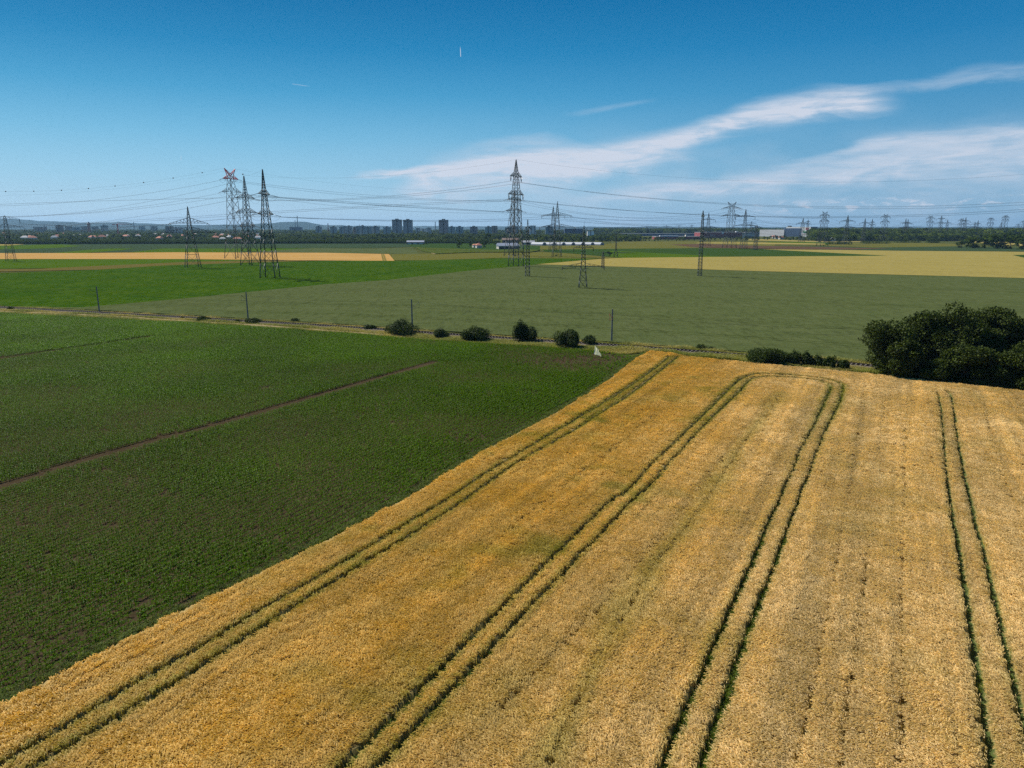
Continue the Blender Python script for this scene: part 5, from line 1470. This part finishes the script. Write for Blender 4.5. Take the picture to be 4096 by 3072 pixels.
# crane
Yd = 2300; x = PT(474, 940, Yd)[0]; root = empty('tower_crane', (x, Yd, 0)); tag(root, 'red tower crane with a long jib over the town', 'crane')
zt = hgt(897, Yd); B = tower_mesh([(0, 2.4), (zt + 1, 2.4)], .7, .35); link('mast', B.mesh('mast', BM['crane']), root)
B = Bars(); B.add((0, 0, zt), (50, 0, zt - .5), .9); B.add((0, 0, zt + 3), (50, 0, zt), .35); B.add((0, 0, zt), (-14, 0, zt), 1.2)
for i in range(12): B.add((i * 4, 0, zt), (i * 4 + 2, 0, zt + 3 - i * .25), .3)
link('jib', B.mesh('jib', BM['crane']), root); part('counterweight', root, BM['crane'], (-15, -9, -1.5, 1.5, zt - 2.2, zt + .5))

# farmhouse with hipped red roof
def house(px, py, w, d_, hw, hr, label, wallm, roofm, rot=0.0, grp=None, hip=.35, name='house', detail=False):
    g_ = G(px, py); root = empty(name, (g_[0], g_[1], 0), rot); tag(root, label, 'house', grp)
    part('wall', root, BM[wallm], (-w / 2, w / 2, 0, d_, 0, hw)); e = .5; r_ = w * hip
    V = [(-w / 2 - e, -e, hw), (w / 2 + e, -e, hw), (w / 2 + e, d_ + e, hw), (-w / 2 - e, d_ + e, hw), (-w / 2 + r_, d_ / 2, hw + hr), (w / 2 - r_, d_ / 2, hw + hr)]
    link('roof', mesh_np('roof', V, [(0, 1, 5, 4), (1, 2, 5), (2, 3, 4, 5), (3, 0, 4), (3, 2, 1, 0)], BM[roofm]), root)
    if detail:
        for xx in (-w * .3, 0.0, w * .3): part('window', root, BM['dark'], (xx - .6, xx + .6, -.06, .05, 1.0, 2.3))
        part('chimney', root, BM['brick'], (w * .1, w * .1 + .8, d_ * .4, d_ * .4 + .8, hw + hr * .5, hw + hr + .8))
    return root


house(1918, 993, 7.5, 8, 4.2, 3.0, 'farmhouse with cream walls and hipped red roof', 'offwhite', 'roofred', .35, detail=True)
house(1903, 991, 6.5, 7, 4.0, 1.6, 'low red roofed annex left of the farmhouse', 'offwhite', 'roofred', .35)
# farm shed with blue grey roof
def shed(px0, px1, by, eave, ridge, label, wallm, roofm, doors=2, rot=0, depth=12):
    g_ = G((px0 + px1) / 2, by); w = (px1 - px0) * mpp(g_[1]); he, hr = hgt(eave, g_[1]), hgt(ridge, g_[1])
    root = empty('shed', (g_[0], g_[1], 0), rot); tag(root, label, 'shed'); part('wall', root, BM[wallm], (-w / 2, w / 2, 0, depth, 0, he))
    V = [(-w / 2 - .6, -.8, he), (w / 2 + .6, -.8, he), (w / 2 + .6, depth + .8, he), (-w / 2 - .6, depth + .8, he), (-w / 2 - .6, depth / 2, hr), (w / 2 + .6, depth / 2, hr)]
    link('roof', mesh_np('roof', V, [(0, 1, 5, 4), (1, 2, 5), (2, 3, 4, 5), (3, 0, 4), (3, 2, 1, 0)], BM[roofm]), root)
    for i in range(doors):
        c = -w / 2 + w * (i + .5) / doors; part('door', root, BM['offwhite' if wallm == 'dark' else 'dark'], (c - w * .12, c + w * .12, -.06, .05, 0, he * .75))
    return root


shed(1627, 1695, 978, 968, 962, 'long dark shed with blue grey roof and pale gates at the field edge', 'dark', 'roofblue', 3)
shed(1994, 2078, 997, 983, 972, 'barn with pale metal roof behind the very tall pylon', 'offwhite', 'roofblue', 4, .25, 14)
shed(2009, 2075, 972, 960, 952, 'brown timber barn roof behind the pale roofed barn', 'wood', 'wood', 2)
shed(2088, 2138, 979, 970, 962, 'dark barn between the mast and the tunnels', 'dark', 'roofgrey', 2)
# plastic tunnels
for i in range(7):
    px = 2178 + i * 38.5; g_ = G(px, 981.5); root = empty('plastic_tunnel', (g_[0], g_[1], 0), -.95)
    tag(root, ('white plastic greenhouse tunnel, number %s from the left in the row' % ['one', 'two', 'three', 'four', 'five', 'six', 'seven'][i]), 'greenhouse', 'row of white plastic tunnels')
    K = 10; w = 5.4; Ln = 26; V = []; F = []
    for yy in (0, Ln):
        for k in range(K + 1):
            a = math.pi * k / K; V.append((w * math.cos(a), yy, 4.9 * math.sin(a) ** .8))
    # tunnel runs to the left and back
    F = [(k, k + 1, K + 2 + k, K + 1 + k) for k in range(K)]
    cov = link('cover', mesh_np('cover', V, F, BM['film']), root); cov.rotation_euler = (0, 0, 1.75)
    E = [(w * .97 * math.cos(math.pi * k / K), .02, 4.8 * math.sin(math.pi * k / K) ** .8) for k in range(K + 1)]
    en = link('end_wall', mesh_np('end_wall', E, [tuple(range(K + 1))], BM['roofgrey']), root); en.rotation_euler = (0, 0, 1.75)
    dr_ = part('door', en, BM['dark'], (-1.3, 1.3, -.08, -.02, 0, 2.8))

# halls on the right
def hall(x0, x1, by, top, mat, label, depth=60, extras=(), roof='roofgrey', name='hall', rot=0.0, cat='hall'):
    g_ = G((x0 + x1) / 2, by); Yd = g_[1]; w = (x1 - x0) * mpp(Yd); H = hgt(top, Yd)
    root = empty(name, (g_[0], g_[1], 0), rot); tag(root, label, cat); part('wall', root, BM[mat], (-w / 2, w / 2, 0, depth, 0, H))
    part('roof_edge', root, BM[roof], (-w / 2 - .3, w / 2 + .3, -.3, depth + .3, H, H + 1.0))
    s_ = mpp(Yd)
    for nm, ex0, ex1, r0, r1, mm in extras:
        a = (ex0 - (x0 + x1) / 2) * s_; b_ = (ex1 - (x0 + x1) / 2) * s_
        above = hgt((r0 + r1) / 2, Yd) > H
        part(nm, root, BM[mm], (a, b_, (2 if above else -.7), (12 if above else -.32), max(.1, hgt(r0, Yd)), hgt(r1, Yd)))
    return root


hall(2624, 2802, 958, 947, 'red', 'low long dark red hall left of the slim mast', 50, [('blue_panel', 2724, 2738, 954, 950, 'bluesign'), ('skylight_box', 2640, 2713, 945.5, 942, 'roofwhite'), ('sign_panel', 2683, 2690, 951, 949, 'redlight'), ('roof_tank', 2743, 2748, 946, 939, 'offwhite')])
hall(2801, 2984, 952, 930, 'red', 'large dark red hall with roof boxes behind the trees', 70, [('roof_box', 2825, 2838, 930, 927.5, 'roofwhite'), ('roof_box', 2886, 2893, 935.5, 926, 'roofwhite'), ('roof_box', 2944, 2951, 930, 925.5, 'roofwhite'), ('white_lettering_block', 2841, 2844, 941.5, 939.5, 'white'), ('white_lettering_block', 2847, 2849, 941.5, 939.5, 'white'), ('white_lettering_block', 2853, 2855, 941.5, 939.5, 'white'), ('white_lettering_block', 2857, 2860, 941.5, 939.5, 'white'), ('red_emblem', 2888, 2894, 942, 939, 'redlight')])
hall(2488, 2800, 944, 935, 'darkblue', 'very long low dark hall with white roof edge', 60, name='hall')
hall(2982, 3037, 953, 931, 'glass', 'blue glass office wing right of the red hall', 30, [('white_band', 2984, 3035, 938, 936, 'white'), ('white_band', 2984, 3035, 944, 942, 'white')])
hall(2500, 2524, 960, 953, 'white', 'small white hall at the left end of the dark red hall', 20)
# grey warehouse: long grey wall, dark wall, white end with coloured panels, dark end side
g_ = G(3241, 948); Yd = g_[1]; s_ = mpp(Yd) / .80; root = empty('warehouse', (g_[0], g_[1], 0), math.radians(-60)); tag(root, 'huge grey and white warehouse with green and red panels on its end', 'warehouse')
X_ = lambda px: (px - 3241) * s_
HZ = lambda r_: hgt(r_, Yd)
part('grey_wing', root, BM['grey'], (X_(3036), X_(3138), 0, 30, 0, HZ(919)))
part('dark_wall', root, BM['darkblue'], (X_(3138), X_(3212), 1.5, 30, 0, HZ(919)))
part('white_end', root, BM['white'], (X_(3208), X_(3241), -1, 30, 0, HZ(907.5)))
part('dark_end_side', root, BM['darkblue'], (X_(3241) + .02, X_(3241) + .6, -1.2, 31, 0, HZ(907)))
part('upper_storey', root, BM['white'], (X_(3140), X_(3208), 6, 30, HZ(919), HZ(907.5)))
part('dark_window_band', root, BM['darkblue'], (X_(3130), X_(3208), 4, 6, HZ(919), HZ(913)))
part('red_panel', root, BM['redlight'], (X_(3222), X_(3234), -1.4, -1.02, HZ(920), HZ(911)))
part('green_panel', root, BM['greensign'], (X_(3214), X_(3234), -1.4, -1.02, HZ(932), HZ(925)))
part('dark_stripe', root, BM['red'], (X_(3209), X_(3231), -1.3, -1.02, HZ(937), HZ(935.5)))
part('dark_stripe', root, BM['dark'], (X_(3209), X_(3216), -1.3, -1.02, HZ(924), HZ(922)))
part('dark_stripe', root, BM['dark'], (X_(3209), X_(3214), -1.3, -1.02, HZ(929), HZ(927)))
part('roof_house', root, BM['dark'], (X_(3142), X_(3151), 10, 20, HZ(907.5), HZ(902.5)))
hall(3321, 3360, 950, 931, 'white', 'white low building before the forest on the right', 25, [('window_band', 3323, 3358, 944, 934, 'dark')])
house(3330, 966, 14, 10, 6, 2, 'white house below the forest', 'white', 'roofgrey')
house(3347, 964, 12, 10, 7, 2, 'grey roofed house beside the white one', 'white', 'roofgrey')
for i, (px, py) in enumerate([(3112, 955), (3130, 958), (3098, 953)]): house(px, py, 12, 9, 5, 3, ['orange roofed house below the grey warehouse', 'small orange roofed house right of the first', 'red roofed house left of the first'][i], 'offwhite', 'roofred', .3)
house(3243, 958, 12, 9, 5, 3, 'blue grey roofed house near the warehouse end', 'offwhite', 'roofblue', .2)

# village houses among the trees on the left
hs = random.Random(3)
for i in range(56):
    px = hs.uniform(5, 1150) if i > 10 else hs.uniform(5, 420); Yd = hs.uniform(1500, 2500); py = H0 / 2 + FPX * math.tan(math.atan(CAMH / Yd) - PITCH)
    wh = hs.random() < .4
    house(px, py, hs.uniform(11, 18), hs.uniform(9, 12), hs.uniform(5.5, 8.5), hs.uniform(3, 4.5), 'small pale roofed house showing among the trees of the village' if wh else 'small house with red tiled roof showing among the trees of the village', 'white' if wh else 'offwhite', 'roofgrey' if wh else 'roofred', hs.uniform(-.6, .6), 'village houses among the trees on the left', .25, 'village_house')
for px, py, w in ((200, 952, 26), (285, 950, 22), (1698, 941, 18), (1755, 943, 20)):
    house(px, py, w, 12, 6, 2, {200: 'white roofed building in a gap of the scrub', 285: 'long pale building left of the round trees', 1698: 'white box like building in the wood', 1755: 'flat pale building in the middle of the wood'}[px], 'white', 'roofwhite', 0, None, .05)

# wind turbines far away
tm = None
for px, top in ((1513, 897), (1562, 899), (1667, 899), (1690, 903), (1727, 903)):
    Yd = 8000; x = PT(px, 920, Yd)[0]; H = hgt(top, Yd) * .75
    root = empty('wind_turbine', (x, Yd, 0)); tag(root, 'tiny white wind turbine on the horizon behind the towers', 'wind turbine', 'distant wind turbines')
    lathe('mast', root, BM['white'], [(0, 2.5), (H, 1.6)], 8); B = Bars(); a0_ = random.uniform(0, 2)
    for k in range(3): B.add((0, -2, H), (H * .5 * math.cos(a0_ + k * 2.094), -2, H + H * .5 * math.sin(a0_ + k * 2.094)), 1.8)
    link('rotor', B.mesh('rotor', BM['white']), root)

# ------------------------------------------------------------------ hills
def hills(name, prof, Yd, depth, mat, label):
    """long ridge: crest rows given by photo columns; rises and falls with depth"""
    V = []; F = []; K = 9; xs_ = np.linspace(prof[0][0], prof[-1][0], 150); rows = np.interp(xs_, [p[0] for p in prof], [p[1] for p in prof])
    for i, (px, r_) in enumerate(zip(xs_, rows)):
        zc = hgt(r_, Yd) + 12 * (vnoise([px], [0], 40, 5)[0] - .5)
        x = PT(px, r_, Yd)[0]
        for k in range(K):
            t = k / (K - 1); h = math.sin(t * math.pi) ** 1.3 * max(5, zc); yy = Yd - depth * (1 - 2 * t) ; V.append((x * yy / Yd, yy, h - 1 + (0 if k in (0, K - 1) else 14 * vnoise([px], [k * 3.], 25, 6)[0])))
    for i in range(len(xs_) - 1):
        for k in range(K - 1): a = i * K + k; F.append((a, a + K, a + K + 1, a + 1))
    tag(link(name, mesh_np(name, V, F, mat, smooth=True)), label, kind='structure')


hm = field_mat('hill_woods', (.020, .036, .028), (.034, .052, .034), .4, 900, fine=.01)
hills('hills', [(-900, 872), (-200, 872), (63, 878), (221, 887), (380, 892), (475, 890), (570, 896), (700, 901), (830, 900), (960, 898), (1093, 895), (1130, 890), (1156, 888), (1220, 889), (1250, 895), (1290, 902), (1400, 905)], 11500, 2500, hm, 'low wooded blue hills on the left horizon')
hills('hills', [(1100, 906), (1300, 904), (1500, 904), (1700, 906), (2100, 907), (2500, 908), (3000, 909), (3500, 909), (4200, 908), (5000, 908)], 14500, 2500, hm, 'faint low ridge on the middle and right horizon')

# ------------------------------------------------------------------ white flag
g_ = G(2392, 1428); Yd = g_[1]; root = empty('flag', (g_[0], g_[1], 0)); tag(root, 'white flag drooping from a leaning pole by the weeds', 'flag'); s_ = mpp(Yd)
B = Bars(); top_ = np.array([-16 * s_ * .8, 0, 46 * s_]); B.add((6 * s_ * 1.4, .05, 0), (1 * s_, .05, 28 * s_), .05); B.add((2.4 * s_ * 1.1, 0, 29.5 * s_), tuple(top_), .07)
link('flag_pole', B.mesh('flag_pole', M['pole']), root)
U, Vn = 10, 14; VV = []; FF = []
A0 = top_; A1 = np.array([2.4 * s_, 0, 29 * s_]); B0 = np.array([-16 * s_, -.1, 12 * s_]); B1 = np.array([3 * s_, -.1, 22 * s_])
for i in range(Vn + 1):
    for j in range(U + 1):
        t, w = i / Vn, j / U; p = (A0 * (1 - w) + A1 * w) * (1 - t) + (B0 * (1 - w) + B1 * w) * t
        VV.append((p[0], p[1] + .10 * math.sin(w * 14 + t * 2) * (t + .2), p[2]))
for i in range(Vn):
    for j in range(U): a = i * (U + 1) + j; FF.append((a, a + 1, a + U + 2, a + U + 1))
link('cloth', mesh_np('cloth', VV, FF, M['cloth'], smooth=True), root)
V2 = [(x_ * s_, y_, z_ * s_) for x_, y_, z_ in ((3, 0, 22), (9, .2, 15), (12, .1, 11), (13, 0, 6), (11.5, 0, 0.5), (9.5, -.1, 4), (7, -.15, 6), (-2, -.1, 8), (-12, 0, 9.5), (-15, 0, 12))]
link('cloth_fold', mesh_np('cloth_fold', V2, [(0, 1, 6, 7), (1, 2, 5, 6), (2, 3, 4, 5), (0, 7, 8, 9)], M['cloth']), root)

# ------------------------------------------------------------------ haze
V = []; F = []; box(V, F, -19000, 19000, -500, 18500, -1.5, 240)
hz_m = D.materials.new('haze'); hz_m.use_nodes = True; n = NT(hz_m.node_tree); n.n.clear(); o = n.new('ShaderNodeOutputMaterial'); pv = n.new('ShaderNodeVolumePrincipled')
pv.inputs['Color'].default_value = (.40, .68, 1.0, 1); pv.inputs['Density'].default_value = 4.0e-5; pv.inputs['Anisotropy'].default_value = 0.2
n.link(pv.outputs[0], o.inputs['Volume'])
tag(link('haze', mesh_np('haze', V, F, hz_m)), 'thin blue air haze over the plain', kind='stuff')
